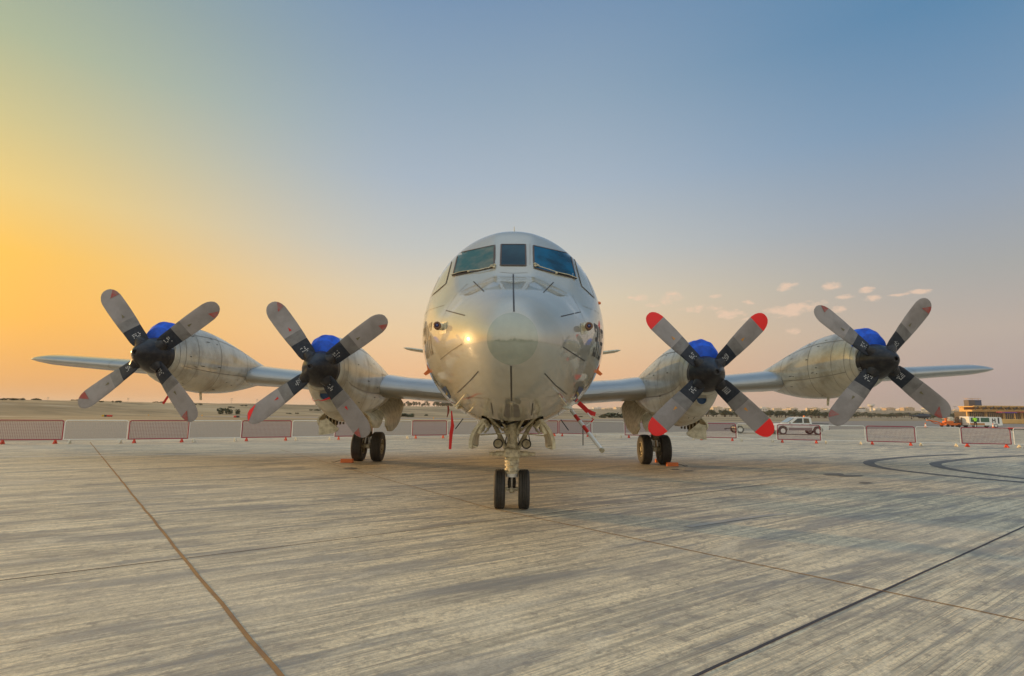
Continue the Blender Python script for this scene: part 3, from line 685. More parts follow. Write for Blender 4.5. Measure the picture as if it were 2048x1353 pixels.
def nacsec(tab, d, c, nn=64, ex=0.0):
    w, zt, zb = interp(tab, d); out = []
    for k in range(nn):
        a = 2*pi*k/nn; cx, sz = cos(a), sin(a)
        p = 2/2.15; x = (w+ex)*math.copysign(abs(cx)**p, cx); z = ((zt+ex) if sz > 0 else -(zb-ex))*math.copysign(abs(sz)**p, sz)
        out.append(Vector((c.x+x, c.y+.2+d, c.z+z)))
    return out
def ring(mb, tab, d, c, m, w=.012, ks=None):
    A = nacsec(tab, d, c, ex=.004); B_ = nacsec(tab, d+w, c, ex=.004); k0, k1 = ks or (0, 64)
    L = [[A[k % 64], B_[k % 64]] for k in range(k0, k1+1)]; mb.grid(L, m)
def longl(mb, tab, a, d0, d1, c, m, w=.016):
    L = []; k = 14
    for i in range(k+1):
        d = d0+(d1-d0)*i/k
        ws, zt, zb = interp(tab, d); r_ = []
        for q in (a-.012, a+.012):
            cx, sz = cos(q), sin(q); p = 2/2.15; x = (ws+.005)*math.copysign(abs(cx)**p, cx); z = ((zt+.005) if sz > 0 else -(zb-.005))*math.copysign(abs(sz)**p, sz); r_.append(Vector((c.x+x, c.y+.2+d, c.z+z)))
        L.append(r_)
    mb.grid(L, m)
def blade_mesh(faded, rnd):
    """blade along +Z from the hub centre, chord along X, facing -Y"""
    st = [(.27,.10,.05,50),(.275,.16,.055,50),(.38,.36,.055,44),(.50,.40,.055,38),(.60,.405,.05,36),(.795,.42,.042,32),(.80,.42,.042,32),(.90,.44,.038,29),(1.05,.455,.034,27),(1.06,.455,.034,27),(1.25,.47,.028,23),(1.5,.475,.022,20),(1.70,.47,.018,17),(1.74,.465,.018,17),(1.84,.42,.014,16),(1.92,.34,.012,15),(1.98,.23,.010,15),(2.01,.10,.006,15)]
    return st
YO = .10
def blade(parent, c, ang_deg, mode, spin_sign):
    st = blade_mesh(0, 0); nn = 16; mb = MB()
    Rm = Matrix.Rotation(R(ang_deg-90), 3, 'Y')    # +Z rotated to image angle (x right, z up)
    Rm = Matrix.Rotation(-R(ang_deg-90), 3, 'Y')
    def pt(r, ch, th, tw, k):
        a = 2*pi*k/nn; x = ch/2*cos(a); y = th/2*sin(a)*(1-.4*cos(a))
        tw = R(tw)*.55; x, y = x*cos(tw)-y*sin(tw), x*sin(tw)+y*cos(tw)
        return Rm @ Vector((x, y-YO, r))+c
    rows_ = [[pt(*s, k) for k in range(nn)] for s in st]; cols = []
    for i in range(len(st)-1):
        rr = (st[i][0]+st[i+1][0])/2
        m = CUFF if rr < .797 else (BMID if rr < 1.055 else (BGREY if rr < 1.72 else (BRED if mode == 'new' else BGREY)))
        mb.grid(rows_[i:i+2], m, True)
    mb.add(rows_[-1], [tuple(range(nn))], BRED if mode == 'new' else BGREY); mb.add(rows_[0], [tuple(range(nn))[::-1]], CUFF)
    def facept(u, r):   # u across chord -1..1 on the camera side
        for i in range(len(st)-1):
            if st[i][0] <= r <= st[i+1][0]: break
        t = (r-st[i][0])/(st[i+1][0]-st[i][0]); s_ = [st[i][q]+(st[i+1][q]-st[i][q])*t for q in range(4)]
        tw = R(s_[3])*.55; a = -math.acos(max(-1, min(1, u))); x = s_[1]/2*cos(a); y = s_[2]/2*sin(a)*(1-.4*cos(a))-.007
        x, y = x*cos(tw)-y*sin(tw), x*sin(tw)+y*cos(tw); return Rm @ Vector((x, y-YO, r))+c
    if mode == 'old':   # worn red band, only on one side of the tip
        fl = 1 if spin_sign > 0 else -1
        ap = (rndm.uniform(-.2,.3), rndm.uniform(1.68,1.78)); sq = [(.92,1.74),(.97,1.86),(.93,1.93),(ap[0],ap[1])]
        mb.add([facept(u, r) for u, r in sq], [tuple(range(len(sq)))], BFADE)
    if mode == 'mixed':
        fl = 1 if spin_sign > 0 else -1
        ap = (-.75, 1.84) if 200 < (ang_deg % 360) < 250 else (rndm.uniform(.0,.3), rndm.uniform(1.70,1.78)); sq = [(.93,1.66),(.97,1.86),(.93,1.93),(.5,1.985),(-.3,2.0)] if ap[0] < -.5 else [(.94,1.76),(.97,1.86),(.93,1.94),(ap[0],ap[1])]
        mb.add([facept(u, r) for u, r in sq], [tuple(range(len(sq)))], BRED if 200 < (ang_deg % 360) < 250 else BFADE)
    # warning triangle, seen upright
    tm = AMBER if mode == 'new' else (REDF if mode == 'mixed' and rndm.random() < .6 else OLIVE)
    tri = [(.0-.17,1.14),(.0+.17,1.14),(0,1.25)]; mb.add([facept(u*.8, r) for u, r in tri], [(0,1,2)], tm)
    # worn stencil lettering block on the cuff
    for q in range(5):
        r0 = .44+q*.042
        u = -.35
        while u < .35:
            w = rndm.uniform(.05,.16)
            if rndm.random() < .62: mb.add([facept(u, r0), facept(u+w, r0), facept(u+w, r0+.022), facept(u, r0+.022)], [(0,1,2,3)], WHT)
            u += w+.06
    mb.build('blade', parent, smooth=40)
rndm = random.Random(3)
BC = {}
for key, (px, py, Y) in HUB.items():
    kind, sg = key; c = at(px, py, Y); tab = INN if kind == 'i' else OUT; BC[key] = c
    mb = MB(); ds = [0, .015, .03, .08, .14, .2, .26, .33]+[.4+.2*q for q in range(39)]+[8.2]
    rows_ = [nacsec(tab, d, c) for d in ds]; 
    nn = 64
    base = len(mb.v); mb.v = [p for r_ in rows_ for p in r_]; mb.mats = [NACP]
    for i in range(len(rows_)-1):
        for j in range(nn):
            q = (i*nn+j, i*nn+(j+1) % nn, (i+1)*nn+(j+1) % nn, (i+1)*nn+j); cc = sum((mb.v[k] for k in q), Vector())/4-c
            if kind == 'i' and 2.0 < cc.y-.2 < 6.3 and cc.z < -.55 and abs(cc.x) < .45: continue
            mb.f.append(q); mb.m.append(0)
    mb.f.append(tuple(range(nn))); mb.m.append(0)
    nac = mb.build('engine_nacelle', AC, smooth=50)
    s = MB()
    for d in (.12, .30, .75, 1.75, 3.3): ring(s, tab, d, c, SOFTL if d < 1 else LINE, .013)
    for a in (.75, pi-.75, -.35, pi+.35, 1.2, pi-1.2): longl(s, tab, a, .75 if abs(sin(a)) > .8 else .3, 4.2, c, SOFTL)
    for k_ in range(40):
        a = rndm.uniform(0, 2*pi); d = rndm.uniform(.35, 3); longl(s, tab, a, d, d+rndm.uniform(.04, .16), c, LINE)
    s.build('panel_seam', nac, smooth=0)
    # chin intake
    ch = MB(); zc = -.52
    if kind == 'i':
        ch.lathe(c+Vector((0, .50, zc-.08)), (0,-1,0), [(-.5,.24),(0,.16),(.04,.145),(.05,.13),(.04,.12),(-.1,.11)], NACP, 28); ch.lathe(c+Vector((0,.50,zc-.08)), (0,-1,0), [(.02,.12),(.035,.0)], mat('intake_plug', (.01,.05,.13), .5), 24)
        ch.build('oil_cooler_intake', nac)
    else:
        ch.tube([c+Vector((0,2.2,-.84)), c+Vector((0,2.25,-1.06))], [.035,.03], GEARP, 8); ch.build('drain_mast', nac)
    if kind == 'i':
        b2 = MB()   # open bay interior
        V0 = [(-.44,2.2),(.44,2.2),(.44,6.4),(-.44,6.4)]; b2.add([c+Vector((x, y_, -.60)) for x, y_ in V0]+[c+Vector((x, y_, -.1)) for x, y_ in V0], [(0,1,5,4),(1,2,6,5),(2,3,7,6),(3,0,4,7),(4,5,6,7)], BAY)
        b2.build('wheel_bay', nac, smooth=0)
        # doors: outboard forward clam door and inboard large aft door
        for (so_, y0, y1, x0, zl, nm) in ((1, 2.2, 4.0, .52, .62, 'forward_gear_door'), (-1, 2.5, 4.0, .40, .50, 'forward_gear_door'), (1, 4.4, 6.6, .46, .62, 'main_gear_door'), (-1, 4.1, 6.7, .46, .95, 'main_gear_door')):
            d = MB(); rows_ = []; o_ = so_*sg
            for i in range(7):
                t = i/6; yy = y0+(y1-y0)*t; zz = -1.12+.55*max(0, (yy-3.6)/2.8)**1.0; k_ = zl*(1-.45*abs(2*t-1)**3); r_ = []
                for q in range(9):
                    v = q/8; r_.append(c+Vector((o_*(x0+.26*sin(v*1.9)), yy, zz+.12-k_*v)))
                for q in range(8, -1, -1):
                    v = q/8; r_.append(c+Vector((o_*(x0-.05+.26*sin(v*1.9)), yy, zz+.12-k_*v)))
                rows_.append(r_)
            d.grid(rows_, DOORP, True, True)
            if so_ == 1 and y0 < 3:
                for q in range(6): d.box(c+Vector((o_*(x0+.02), y0+.12+q*.3, -1.25)), (.05, .06, .34), BAY, None, .01)
                rv = []
                for v_ in range(7):   # curved end cap of the clam door
                    a = v_/6*pi*.5; rv.append([c+Vector((o_*(x0+.20-.55*sin(a)*f), y0+.02, -1.05-.62*f*cos(a*.5))) for f in (.35, .7, 1.0)])
                d.grid(rv, DOORP); d.grid([[p+Vector((0,.03,0)) for p in r_] for r_ in rv], BAY)
            d.build(nm, nac, smooth=40)
    # propeller
    P = MB(); P.lathe(c+Vector((0,.2,0)), (0,-1,0), [(-.0,.0),(.0,.44),(.14,.435),(.14,.428),(.147,.428),(.147,.433),(.22,.415),(.32,.38),(.44,.325),(.56,.26),(.68,.185),(.76,.125),(.80,.09),(.815,.068),(.812,.045),(.76,.04),(.76,0)], SPIN, 48)
    pr = P.build('propeller', AC, smooth=40)
    for a_ in (20, 200):
        st_ = MB()
        for q in range(4): 
            for w_ in range(3): aa = R(a_+w_*5+q*0); st_.add([c+Vector((.459*cos(aa+e)*(1), .2-.04-q*.035-f, .459*sin(aa+e))) for e, f in ((0,0),(.05,0),(.05,.02),(0,.02))], [(0,1,2,3)], WHT)
        st_.build('stencil', pr, smooth=0)
    mode = {('i',1): 'new', ('i',-1): 'mixed'}.get(key, 'old')
    for k_ in range(4):
        blade(pr, c, 45+ROT[key]+90*k_, mode, 1)
    for k_ in range(4):
        cf = MB(); a = R(45+ROT[key]+90*k_); dr = Vector((cos(a), 0, sin(a))); cf.tube([c+dr*.16+Vector((0,-.14,0)), c+dr*.34+Vector((0,-.10,0)), c+dr*.47+Vector((0,-.10,0))], [.15,.155,.10], SPIN, 18); cf.build('blade_root', pr)
# ---- main gear
for sg in (-1, 1):
    x = sg*4.98; y_ = 19.0; mb = MB()
    mb.tube([(x, y_, 1.9), (x, y_, .95)], .10, GEARP, 14); mb.tube([(x, y_, .97), (x, y_, .52)], .06, CHROME, 14)
    mb.tube([(x-.30, y_, .52), (x+.30, y_, .52)], .065, GEARP, 14); mb.box((x, y_-.05, .52), (.16, .22, .16), GEARP, None, .03)
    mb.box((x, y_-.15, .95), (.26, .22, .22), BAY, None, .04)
    for q in (-1, 1): mb.tube([(x+q*.06, y_-.13, .95), (x+q*.09, y_-.15, .62)], .022, WPAINT, 8); mb.tube([(x+q*.10, y_-.1, 1.0), (x+q*.16, y_-1.2, 1.75)], .04, GEARP, 8)
    mb.tube([(x, y_, 1.1), (x-sg*.1, y_-1.5, 1.9)], .05, GEARP, 10)
    mg = mb.build('main_gear', AC)
    for q in (-1, 1): wheel(mg, (x+q*.325, y_, .508), .508, .36, 4, .26)

# ---- striped crew pole hanging under the port side
mb = MB(); A = at(1143, 822, 10.4); B_ = at(1204, 901, 9.3); d = B_-A
segs = [(0,.14,WPAINT),(.14,.30,REDP),(.30,.43,WPAINT),(.43,.60,REDP),(.60,1.0,WPAINT)]
for a, b, m in segs: mb.tube([A+d*a, A+d*b], .036, m, 14)
mb.lathe(B_, d, [(-.02,.0),(-.02,.042),(.02,.042),(.02,0)], RIM, 16)
mb.build('striped_boom', AC)
# ---- things hung on the aircraft
def streamer(name, pts, w, label, m=REDF):
    mb = MB(); L = []; P = [Vector(p) for p in pts]; 
    for i, p in enumerate(P):
        dd = (P[min(i+1, len(P)-1)]-P[max(i-1, 0)]).normalized(); q = dd.cross(Vector((0, 1, .0))); q.normalize(); ww = w if not isinstance(w, list) else w[i]
        q = Matrix.Rotation(.25*sin(i*1.3), 3, dd) @ q; L.append([p+q*ww/2, p-q*ww/2, p-q*ww/2+Vector((0,.004,0)), p+q*ww/2+Vector((0,.004,0))])
    mb.grid(L, m, True, True)
    return tag(mb.build(name, smooth=60, shift=P[0].copy()), label, 'streamer')
streamer('warning_streamer', [at(px, py, 9.2) for px, py in ((903,822),(904,838),(905,852),(902,868),(901,884),(900,899))], [.02,.035,.06,.06,.05,.045], 'long red fabric streamer hanging under the left side of the nose')
streamer('warning_streamer', [at(px, py, 10.4) for px, py in ((896,812),(897,820),(896,828),(894,835))], [.03,.04,.03,.012], 'short brown-red streamer hanging left of the long red one', mat('dull_red', (.2,.03,.015), .8))
streamer('warning_streamer', [at(px, py, 10.6) for px, py in ((1157,806),(1166,814),(1174,822),(1184,827),(1191,829))], [.09,.09,.09,.09,.08], 'curled red strap sticking out beside the striped pole')
mbh = MB(); P_ = [at(px, py, 10.4) for px, py in ((1175,826),(1183,836),(1187,838.5),(1182,845),(1173,852))]; mbh.tube(P_, .012, WPAINT, 6); mbh.tube([P_[1], P_[2], P_[3]], .016, REDP, 6)
tag(mbh.build('bent_rod', shift=P_[0].copy()), 'thin bent white and red rod beside the striped pole under the nose', 'rod')
streamer('warning_streamer', [at(px, py, 14.2) for px, py in ((343,783),(336,793),(326,808))], .07, 'red streamer below the leftmost engine')
streamer('warning_streamer', [at(px, py, 13.2) for px, py in ((1366,792),(1358,806),(1351,822),(1349,838))], .09, 'dark red lettered streamer under the right inner engine intake', mat('streamer_dark', (.10,.02,.02), .8, 0,0,.9, 22.0, (.6,.1,.1)))
streamer('warning_streamer', [at(px, py, 13.0) for px, py in ((660,796),(652,799),(643,802),(636,800),(628,803),(624,799),(625,795))], [.05,.045,.02,.01,.01,.01,.01], 'small red streamer blown sideways under the left inner engine')
# orange pitot covers at the fuselage sides
for px, lab in ((848, 'orange hook-shaped cover on the left flank of the fuselage'), (1204, 'orange hook-shaped cover on the right flank of the fuselage')):
    s_ = -1 if px < 1000 else 1; mb = MB(); p = hit(px+(5 if px < 1000 else -5), 738, 0)[0]
    mb.prism([(0,.12),(.05,.06),(.03,-.03),(.10,-.10),(.06,-.13),(-.05,-.06),(-.04,.04)], .03, ORANGE, lambda a, b, t: p+Vector((s_*(a-.02), t, b)))
    tag(mb.build('probe_cover', smooth=0, shift=p.copy()), lab, 'cover')
for px, py, lab in ((1202,606,'tiny orange cap high on the right flank of the fuselage'),):
    mb = MB(); p = hit(1200, py, 0)[0]; mb.lathe(p, (1,0,0), [(-.05,.03),(0,.03),(.03,.02),(.04,0)], ORANGE, 10); mb.build('probe_cap', AC)
# blue intake covers over the scoops
LABC = {('o',-1): 'blue fabric intake cover on the leftmost engine', ('i',-1): 'blue fabric intake cover on the left inner engine', ('i',1): 'blue fabric intake cover on the right inner engine', ('o',1): 'blue fabric intake cover on the rightmost engine'}
for key, c in BC.items():
    mb = MB(); rows_ = []
    for i in range(25):
        u = i/24; yy = .16+.48*u; r_ = []; tab = INN if key[0] == 'i' else OUT
        w, zt, zb = interp(tab, max(0, yy-.2)); bul = sin(min(1, u*1.5+.12)*pi/2)
        for k in range(65):
            a = pi*k/64; wr = 1+.03*noise.noise(Vector((cos(a)*2.2, sin(a)*2.2, yy*4+c.x)))+.016*sin(a*11+c.x*3+yy*6)*bul+(.02 if .30 < yy < .36 else 0)
            x = .42*cos(a)*(.75+.25*bul)*wr; z = .40+(.49*sin(a)*(.55+.45*bul))*wr
            r_.append(c+Vector((x, yy, z)))
        rows_.append(r_)
    mb.grid(rows_, BLUEF); f0 = rows_[0]; cc = c+Vector((0, .14, .52)); mb.add(f0+[cc, ], [(k, k+1, 65) for k in range(64)]+[(64, 0, 65)], BLUEF)
    tag(mb.build('intake_cover', smooth=60, shift=c.copy()), LABC[key], 'intake cover', 'blue engine intake covers')
# chocks
def chock(px, py, dx, Y, lab, rope=False):
    g = gr(px, py); mb = MB(); c = Vector((g.x, Y or g.y, .012)); mb.prism([(-.09,0),(.09,0),(.06,.12),(-.06,.12)], dx, ORANGE, lambda a, b, t: c+Vector((t-dx/2, a, b)))
    if rope: s_ = -1 if g.x < 0 else 1; mb.tube([c+Vector((s_*dx/2, 0, .06)), c+Vector((s_*(dx/2+.1), .02, .05)), c+Vector((s_*(dx/2+.2), -.05, .012)), c+Vector((s_*(dx/2+.32), 0, .012))], .010, BLACK, 6)
    tag(mb.build('wheel_chock', smooth=0, shift=c.copy()), lab, 'wheel chock', 'orange wheel chocks')
chock(704, 923, .40, 18.35, 'orange wheel chock in front of the left main gear tyres', True)
chock(731, 915, .36, 19.66, 'orange wheel chock behind the left main gear tyres')
chock(1341, 932, .38, 18.35, 'orange wheel chock in front of the right main gear tyres', True)
chock(1319, 925, .36, 19.66, 'orange wheel chock behind the right main gear tyres')

# ================================================================== BARRIERS
def barrier_proto(red):
    fr = mat('barrier_red', (.30,.015,.04), .5) if red else mat('barrier_white', (.80,.80,.74), .5); foot = mat('foot_red', (.62,.06,.02), .6) if red else mat('foot_cream', (.62,.56,.42), .6)
    wr = mat('mesh_red', (.22,.07,.08), .6) if red else mat('mesh_white', (.36,.36,.33), .6)
    o = empty('crowd_barrier', (0,0,0), 'x', 'barrier', 'crowd barriers across the apron')
    w, z0, z1 = 1.22, .20, 1.10; r = .10; mb = MB(); pts = []
    for cx, cz, a0 in ((w-r, z1-r, 0), (-w+r, z1-r, 90)):
        for k in range(5): a = R(a0+90*k/4); pts.append((cx+r*cos(a), 0, cz+r*sin(a)))
    pts = [(w, 0, z0)]+pts+[(-w, 0, z0)]
    q_ = .024 if red else .018; mb.tube(pts, q_, fr, 8); mb.tube([(-w, 0, z0), (w, 0, z0)], q_, fr, 8); mb.build('frame', o)
    mb = MB(); n_ = 38
    for i in range(1, n_): x = -w+2*w*i/n_; mb.box((x, 0, (z0+z1)/2), (.009, .006, z1-z0-.01), wr)
    for i in range(1, 13): z = z0+(z1-z0)*i/13; mb.box((0, .005, z), (2*w-.02, .006, .009), wr)
    mb.build('mesh_panel', o, smooth=0)
    for x in (-w*.8, w*.8):
        mb = MB(); mb.tube([(x, 0, z0), (x, 0, .05)], .018, fr, 8); mb.prism([(-.20,.0),(.20,.0),(.03,.17),(-.03,.17)], .06, foot, lambda a, b, t: Vector((x-.03+t, a, b+.01)))
        mb.prism([(-.09,.0),(.09,.0),(.03,.17),(-.03,.17)], .04, foot, lambda a, b, t: Vector((x+a, -.02+t, b+.012))); mb.build('foot', o, smooth=0)
    return o
BP = {True: barrier_proto(True), False: barrier_proto(False)}; used = {True: False, False: False}
GY = [(-120,891),(0,889.5),(123,888.5),(254,887.5),(375,885.5),(482,883.5),(581,882),(669,880.5),(745,879.5),(824,878),(893,877),(950,876),(1040,874),(1118,873),(1182,874.5),(1250,876.5),(1330,879),(1395,881),(1473,883),(1556,886),(1643,888),(1733,890),(1832,892.5),(1925,894.5),(2024,896.5),(2130,898.5)]
def gy(x): return interp(GY, x)[0]
BL = [(True,-10,123),(False,125,253),(True,255,375),(False,376,481),(True,482,581),(False,583,668),(True,669,744),(False,745,823),(True,824,893),(False,894,955),(True,1040,1116),(True,1118,1182),(False,1184,1249),(True,1250,1328),(False,1330,1394),(True,1395,1473),(False,1475,1554),(True,1556,1642),(False,1644,1732),(True,1735,1832),(False,1834,1923),(True,1925,2024),(False,2030,2125)]
BN = ['cut by the left edge of the photo','second panel from the left edge','third panel from the left edge','fourth panel from the left edge','behind the left inner propeller tip','just right of the left inner propeller tip','behind the left main wheels, left part','right of the left main wheels','with orange feet, between left wheels and nose','left of the nose gear door','half hidden behind the nose gear','left of the striped pole','just right of the striped pole','left of the right main wheels','behind the right main wheels','right of the right main wheels','in front of the low flat trailer','in front of the white pickup truck','right of the white pickup truck','below the rightmost propeller','right of the rightmost propeller','nearest the orange carts on the right','cut by the right edge of the photo']
for (red, x0, x1), nm in zip(BL, BN):
    a = gr(x0, gy(x0)); b = gr(x1, gy(x1)); a.z = b.z = .012; d = b-a
    o = BP[red] if not used[red] else copy_tree(BP[red]); used[red] = True
    o.location = (a+b)/2; o.rotation_euler = (0, 0, atan2(d.y, d.x)); o.scale = (max(.8, d.length/2.46), 1, 1)
    o['label'] = ('red' if red else 'white')+' mesh crowd barrier '+nm

# ================================================================== VEHICLES
def side_prism(mb, poly, y0, y1, m, inset=0.0):
    mb.prism(poly, y1-y0, m, lambda a, b, t: Vector((a, y0+t, b)))
def car_wheel(parent, x, y, r, w, rimm=None):
    mb = MB(); c = Vector((x, y, r)); mb.lathe(c, (0,1,0), [(-w/2,r*.6),(-w/2,r*.9),(-w*.4,r),(w*.4,r),(w/2,r*.9),(w/2,r*.6)], TYRE, 24); o = mb.build('wheel', parent, shift=Vector((0,0,0)))
    mb = MB(); mb.lathe(c, (0,1,0), [(-w/2+.03,.0),(-w/2-.0,r*.2),(-w/2+.03,r*.25),(-w/2+.04,r*.5),(-w/2,r*.6),(w/2,r*.6),(w/2-.03,0)], rimm or WPAINT, 20); mb.build('rim', o, shift=Vector((0,0,0)))
def local(mb, name, parent, smooth=35): return mb.build(name, parent, smooth, shift=Vector((0,0,0)))
pk = empty('pickup_truck', (24.95, 47.4, .008), 'white double cab pickup truck with an orange roof beacon behind the barriers', 'truck', rz=R(-3))
# local: front towards -X, camera side -Y
pk.scale = (.93,.93,.91)
mb = MB(); LW = mat('truck_white', (.66,.68,.66), .3, 0, .5); GR = mat('truck_grey', (.20,.17,.17), .5)
def arch(cx, r, n_=8): return [(cx+r*cos(pi-pi*k/n_)*1.0, .42+r*sin(pi-pi*k/n_)*.95) for k in range(n_+1)]
low = [(-2.52,.45)]+arch(-1.62,.46)+arch(1.55,.46)+[(2.5,.5),(2.55,.98),(1.0,1.02),(-.95,1.06),(-1.9,1.0),(-2.4,.88),(-2.55,.7)]
side_prism(mb, low, -.88, .88, LW)
cab = [(-1.15,1.05),(-.35,1.60),(-.1,1.66),(.85,1.66),(1.0,1.60),(1.08,1.03)]
for (sc, y0, y1) in ((1, -.78, .78),):
    side_prism(mb, cab, y0, y1, LW)
body = local(mb, 'body', pk, 20)
mb = MB(); side_prism(mb, [(-1.1,.42),(1.02,.42),(1.02,.66),(-1.1,.66)], -.885, .885, GR); local(mb, 'sill', pk, 0)
mb = MB(); mb.box((2.58,0,.58),(.12,1.7,.16),GR,None,.03); local(mb, 'rear_bumper', pk)
for nm, q in (('side_window', [(-.72,1.10),(-.20,1.53),(.22,1.55),(.22,1.10)]), ('side_window', [(.34,1.10),(.34,1.55),(.80,1.54),(.88,1.10)])):
    mb = MB(); side_prism(mb, q, -.787, .787, mat('truck_glass', (.05,.07,.08), .08, 0, .8, .7, 2.0, (.25,.16,.06))); local(mb, nm, pk, 0)
mb = MB(); mb.add([(-1.12,-.66,1.10),(-1.12,.66,1.10),(-.40,.62,1.60),(-.40,-.62,1.60)], [(0,1,2,3)], mat('screen_glass', (.12,.18,.19), .08, 0, 1)); 
mb.v = [v+Vector((-.02,0,.012)) for v in mb.v]; local(mb, 'windscreen', pk, 0)
mb = MB(); mb.box((-2.55,0,.70),(.06,1.3,.20),BLACK,None,.02); mb.box((-2.56,0,.46),(.14,1.76,.2),GR,None,.04); local(mb, 'front_grille', pk)
for y_ in (-.7,.7):
    mb = MB(); mb.box((-2.47,y_,.78),(.16,.28,.16),LENS,None,.03); local(mb, 'headlight', pk)
    mb = MB(); mb.box((2.54,y_*1.18,.86),(.07,.08,.22),REDP,None,.01); local(mb, 'tail_light', pk)
mb = MB(); mb.box((1.80,0,1.03),(1.50,1.79,.07),BLACK,None,.02); local(mb, 'load_bed_rim', pk)
mb = MB(); 
for x in (-.80,.28,1.0): mb.box((x,-.884,.80),(.012,.012,.5),GR)
local(mb, 'door_gap', pk, 0)
for x in (.12,.86): mb = MB(); mb.box((x,-.89,.96),(.16,.03,.04),BLACK,None,.01); local(mb, 'door_handle', pk)
mb = MB(); mb.lathe((.72,-.1,1.66),(0,0,1),[(0,.09),(.10,.085),(.14,.05),(.15,0)],mat('beacon_orange',(.9,.22,.02),.3,0,.5),14); local(mb,'roof_beacon',pk)
mb = MB(); mb.tube([(1.04,-.7,1.05),(.98,-.6,1.62),(.98,.6,1.62),(1.04,.7,1.05)],.02,LW,6); local(mb,'roll_bar',pk)
mb = MB(); mb.box((-.98,-.94,1.10),(.08,.14,.12),BLACK,None,.02); local(mb,'wing_mirror',pk)
for x in (-1.62,1.55):
    for y_ in (-.78,.78): car_wheel(pk, x, y_, .37, .22)
# low trailer
tr = empty('flat_trailer', (21.9, 49.3, .008), 'low cream flatbed trailer left of the white pickup', 'trailer', rz=R(-2))
mb = MB(); CR = mat('trailer_cream', (.55,.50,.38), .5, 0, 0, .5, 5.0); mb.box((.2,0,.50),(3.6,1.6,.12),CR,None,.03); mb.box((.4,-.78,.66),(3.1,.04,.16),CR); mb.box((.4,.78,.66),(3.1,.04,.16),CR); local(mb,'deck',tr)
mb = MB(); mb.tube([(-1.6,0,.45),(-2.3,0,.40),(-2.45,0,.35)],.04,BLACK,8); mb.box((-2.4,0,.36),(.16,.1,.1),BLACK); local(mb,'tow_bar',tr)
for x in (-1.35, 1.5):
    for y_ in (-.7,.7): car_wheel(tr, x, y_, .34, .2)
# orange cart with tank
def g3(px, Y): return Vector((CAM.x+ray(px, 850).x/ray(px, 850).y*Y, Y, .004))
OC = empty('towed_cart', g3(1893, 84), 'orange towed cart carrying a beige tank, between two cones', 'cart')
mb = MB(); mb.box((.6,0,.45),(2.3,1.3,.35),ORANGE,None,.05); mb.box((.1,-.2,.8),(1.2,.8,.3),ORANGE,None,.04); mb.tube([(-.5,0,.5),(-1.4,0,.8),(-2.6,0,1.0),(-3.0,0,1.02)],.09,ORANGE,8); mb.tube([(-.5,.2,.4),(-1.6,.2,.55),(-2.4,.1,.95)],.06,ORANGE,8); local(mb,'chassis',OC)
mb = MB(); mb.lathe((.55,0,.8),(0,0,1),[(0,0),(0,.5),(.1,.55),(.6,.52),(.75,.4),(.8,0)],CR,18); local(mb,'tank',OC)
mb = MB(); mb.tube([(-.2,0,.6),(.05,0,1.5),(.2,0,1.55)],.12,ORANGE,8); mb.box((-.05,0,1.35),(.35,.3,.3),ORANGE,None,.05); local(mb,'crane_arm',OC)
for x in (-.3,1.4):
    for y_ in (-.6,.6): car_wheel(OC, x, y_, .24, .16, BLACK)
CG = empty('cage_cart', g3(1917.5, 84), 'brown mesh cage cart loaded with red bags beside the white tractor', 'cart')
BRN = mat('rusty_brown', (.22,.13,.07), .7, 0,0,.6, 4.0)
mb = MB()
for x in (-.9,0,.9):
    for y_ in (-.6,.6): mb.box((x,y_,.9),(.06,.06,1.2),BRN)
for z in (.35,.7,1.05,1.5):
    for y_ in (-.6,.6): mb.box((0,y_,z),(1.86,.05,.05),BRN)
for i in range(12): mb.box((-.85+i*.155,-.6,.9),(.02,.02,1.15),BRN)
mb.box((0,0,.32),(1.9,1.25,.1),BRN); local(mb,'cage',CG,0)
mb = MB(); 
for (x,z,s) in ((-.5,.6,.3),(.1,.65,.32),(.55,.6,.28),(-.2,1.1,.28),(.6,1.25,.3)): mb.lathe((x,0,z-.1),(0,0,1),[(-.2,0),(-.15,s),(.2,s*1.05),(.3,s*.5),(.33,0)],BRN if x<0 else mat('bag_red',(.4,.08,.05),.8),10)
local(mb,'load',CG)
for x in (-.7,.7): car_wheel(CG, x, -.5, .2, .14, BLACK)
# white tractor/bus
TB = empty('airport_tractor', g3(1962, 83), 'white airport tractor bus with long green windows and a black H mark', 'bus')
mb = MB(); side_prism(mb, [(-2.45,.35),(-1.7,.35),(2.2,.35),(2.55,.4),(2.42,1.5),(2.25,1.62),(-2.4,1.66),(-2.5,1.55)], -.9, .9, WPAINT); local(mb,'body',TB)
for x0, x1 in ((-2.25,-.95),(-.75,.55)):
    mb = MB(); side_prism(mb, [(x0,.85),(x1,.85),(x1,1.5),(x0,1.5)], -.91, .91, mat('bus_glass', (.05,.13,.09), .1, 0, .6)); local(mb,'side_window',TB,0)
mb = MB(); mb.box((-1.3,-.905,.55),(2.2,.03,.26),mat('panel_rust',(.5,.2,.03),.6,0,0,.6,3.0)); local(mb,'lower_panel',TB,0)
mb = MB()
for x in (1.05,1.42): mb.box((x,-.91,1.10),(.13,.02,.62),BLACK)
mb.box((1.23,-.91,1.12),(.26,.02,.12),BLACK); mb.box((1.95,-.91,1.1),(.2,.02,.9),BLACK); local(mb,'black_mark',TB,0)
for x in (-1.7,1.5):
    for y_ in (-.8,.8): car_wheel(TB, x, y_, .33, .2)
